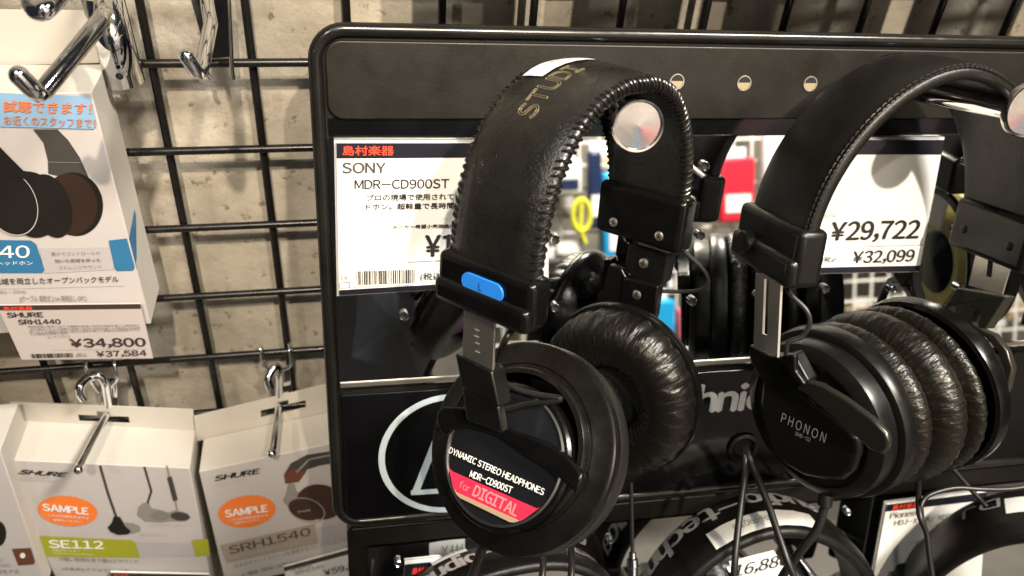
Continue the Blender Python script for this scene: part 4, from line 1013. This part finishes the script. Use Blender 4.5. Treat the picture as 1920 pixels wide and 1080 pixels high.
# ------------------------------------------------------------------ opposite shelf, reflected in the mirror
t = thing('white_wire_rack', (1.3, -2.0, 0), 'white wire rack of the opposite shelf, reflected in the mirror', 'rack')
for k in range(34): MB().tube([V(.45+k*.06, -2.0, -1.0), V(.45+k*.06, -2.0, .8)], .004, seg=6).build('vertical_wire', 'white_wire', t)
for k in range(27): MB().tube([V(.42, -2.005, -.95+k*.065), V(2.5, -2.005, -.95+k*.065)], .004, seg=6).build('horizontal_wire', 'white_wire', t)
def pack(x0, x1, z0, z1, m, label, y=-1.95, name='hanging_pack', g='packs hanging on the opposite rack'):
    t = thing(name, ((x0+x1)/2, y, z1), label, 'pack', g)
    MB().box(V((x0+x1)/2, y, (z0+z1)/2), V((x1-x0)/2, 0, 0), V(0, .018, 0), V(0, 0, (z1-z0)/2)).build('carton', m, t, bevel=.01)
    MB().box(V((x0+x1)/2, y-.004, z1+.012), V((x1-x0)*.3, 0, 0), V(0, .002, 0), V(0, 0, .018)).build('hang_tab', 'p_white', t, bevel=.003)
    MB().box(V((x0+x1)/2, y+.02, z0+(z1-z0)*.3), V((x1-x0)*.36, 0, 0), V(0, .001, 0), V(0, 0, (z1-z0)*.14)).build('front_label', 'p_white' if m not in ('p_white',) else 'p_navy', t, smooth=False)
pack(.80, .925, -.33, -.06, 'p_blue', 'bright blue pack in the mirror, beside the band of the left headphones')
pack(1.04, 1.14, -.20, .02, 'p_red', 'tall red pack in the mirror, left one of the two at the top'); pack(1.16, 1.27, -.22, -.03, 'p_red', 'lower red pack in the mirror, right one of the two at the top')
pack(1.03, 1.13, -.62, -.47, 'p_pink', 'pink red pack near the bottom of the mirror, right of the far cup')
pack(1.30, 1.42, -.25, .06, 'p_white', 'large white pack in the mirror left of the right headphones')
pack(.66, .74, -.12, -.02, 'p_white', 'small white pack in the mirror left of the blue pack')
pack(.76, .80, -.22, -.0, 'p_navy', 'narrow navy pack in the mirror left of the blue pack'); pack(.945, 1.01, -.16, .03, 'p_navy', 'navy pack in the mirror between the blue and the red packs')
pack(.93, 1.02, -.62, -.44, 'p_blue', 'low blue pack in the mirror left of the pink pack')
pack(1.46, 1.60, -.30, -.02, 'p_navy', 'wide navy pack in the mirror behind the right headband'); pack(1.95, 2.08, -.25, -.04, 'p_blue', 'blue pack at the far right of the mirror')
pack(1.66, 1.80, -.22, .02, 'p_pink', 'pink pack in the mirror behind the ¥29,722 card'); pack(.62, .70, -.45, -.30, 'p_black', 'black pack low in the mirror left of the far cup')
pack(.74, .83, -.56, -.42, 'p_white', 'small white pack low in the mirror left of the far cup'); pack(1.20, 1.30, -.50, -.33, 'p_white', 'white pack low in the mirror between both headphones')
rnd = random.Random(11); cols = [('p_navy', 'dark navy'), ('p_white', 'white'), ('box_grey', 'grey'), ('box_tan', 'tan')]
for row, (z0, z1) in enumerate(((.10, .30), (-.20, -.02), (-.44, -.30), (-.64, -.52))):
    x = .56 if row else .5; n = 0
    while x < 2.3:
        w = rnd.uniform(.06, .11); m_, cn = rnd.choice(cols); n += 1
        if rnd.random() < .8: pack(x, x+w, z0+rnd.uniform(-.01, .03), z1+rnd.uniform(-.02, .01), m_, 'small %s pack on the opposite rack, blurred in the mirror' % cn, y=-2.035)
        x += w+rnd.uniform(.02, .05)
t = thing('coiled_cord', (.735, -1.93, -.13), 'yellow green coiled cord hanging in the mirror left of the blue pack', 'cord')
P = [V(.735+.026*math.cos(a), -1.93, -.18+.045*math.sin(a)) for a in np.linspace(0, 2*math.pi, 24)]
MB().tube(P, .008, seg=8, caps=False).build('coil', 'p_yellow', t); MB().tube([V(.735, -1.93, -.14), V(.73, -1.93, -.22), V(.745, -1.93, -.26)], .007, seg=8).build('tail', 'p_yellow', t)
for x, z, lb in [(.84, -.385, 'under the bright blue pack'), (.98, -.30, 'between the blue and red packs'), (1.12, -.29, 'under the tall red pack'), (1.25, -.28, 'under the lower red pack'), (.70, -.27, 'under the small white pack')]:
    o = MB().box(V(x, -1.94, z), V(.035, 0, 0), V(0, .001, 0), V(0, 0, .018)).build('price_tag', 'p_white', None, smooth=False)
    tag(o, 'small white price tag in the mirror '+lb, 'price tag', 'price tags on the opposite rack')
# ceiling lamps that the chrome reflects
for x, y, lab in ((.50, -1.62, 'round spotlight above the shelf, right one'), (.12, -1.62, 'round spotlight above the shelf, middle one'), (-.80, -1.50, 'round spotlight above the shelf, left one')):
    t = thing('ceiling_spot', (x, y, 1.66), lab, 'lamp'); MB().lathe([(.05, .14), (.05, .02), (.045, 0)], V(x, y, 1.75), V(0, 0, 1), seg=32).build('housing', 'ceiling_dark', t)

# ------------------------------------------------------------------ the photographer, seen as a dark shape in the mirror
def person():
    t = None
    J = {'pelvis': (0, 0, 0), 'waist': (0, 0, .13), 'chest': (0, .0, .32), 'neck': (0, .02, .50), 'head0': (0, .035, .58), 'head1': (0, .045, .68), 'head2': (0, .03, .76)}
    V_ = [(0, 0, 0), (0, 0, .14), (0, .0, .34), (0, .01, .47), (0, .03, .54), (0, .05, .60), (0, .055, .68), (0, .04, .745)]
    R_ = [.155, .145, .165, .12, .058, .075, .088, .07]
    E_ = [(i, i+1) for i in range(7)]
    def chain(start, pts, rs):
        p = start
        for q, r_ in zip(pts, rs): V_.append(q); R_.append(r_); E_.append((p, len(V_)-1)); p = len(V_)-1
    for s_ in (-1, 1):
        chain(3, [(s_*.17, 0, .44), (s_*.24, .02, .20), (s_*.14, .26, .30), (s_*.09, .32, .33)], [.07, .052, .036, .03])
        chain(0, [(s_*.10, 0, -.10), (s_*.11, .02, -.50), (s_*.11, -.02, -.90), (s_*.12, .10, -.93)], [.095, .062, .045, .04])
    me = bpy.data.meshes.new('body'); me.from_pydata(V_, E_, [])
    o = bpy.data.objects.new('person', me); COL.objects.link(o)
    o.modifiers.new('skin', 'SKIN'); 
    for i, r_ in enumerate(R_): me.skin_vertices[0].data[i].radius = (r_, r_*(.72 if i < 4 else 1))
    me.skin_vertices[0].data[0].use_root = True
    s_ = o.modifiers.new('sub', 'SUBSURF'); s_.levels = 2; s_.render_levels = 2
    me.materials.append(MATS['denim'])
    o.location = (.04, -.86, -.36); o.scale = (1, 1, 1)
    tag(o, 'person in dark clothes holding up a phone, seen only in the mirror', 'person')
    hm = MB().ball(V(0, .02, .74), .10, seg=20); h = hm.build('hair', 'hair', None); h.parent = o
person()
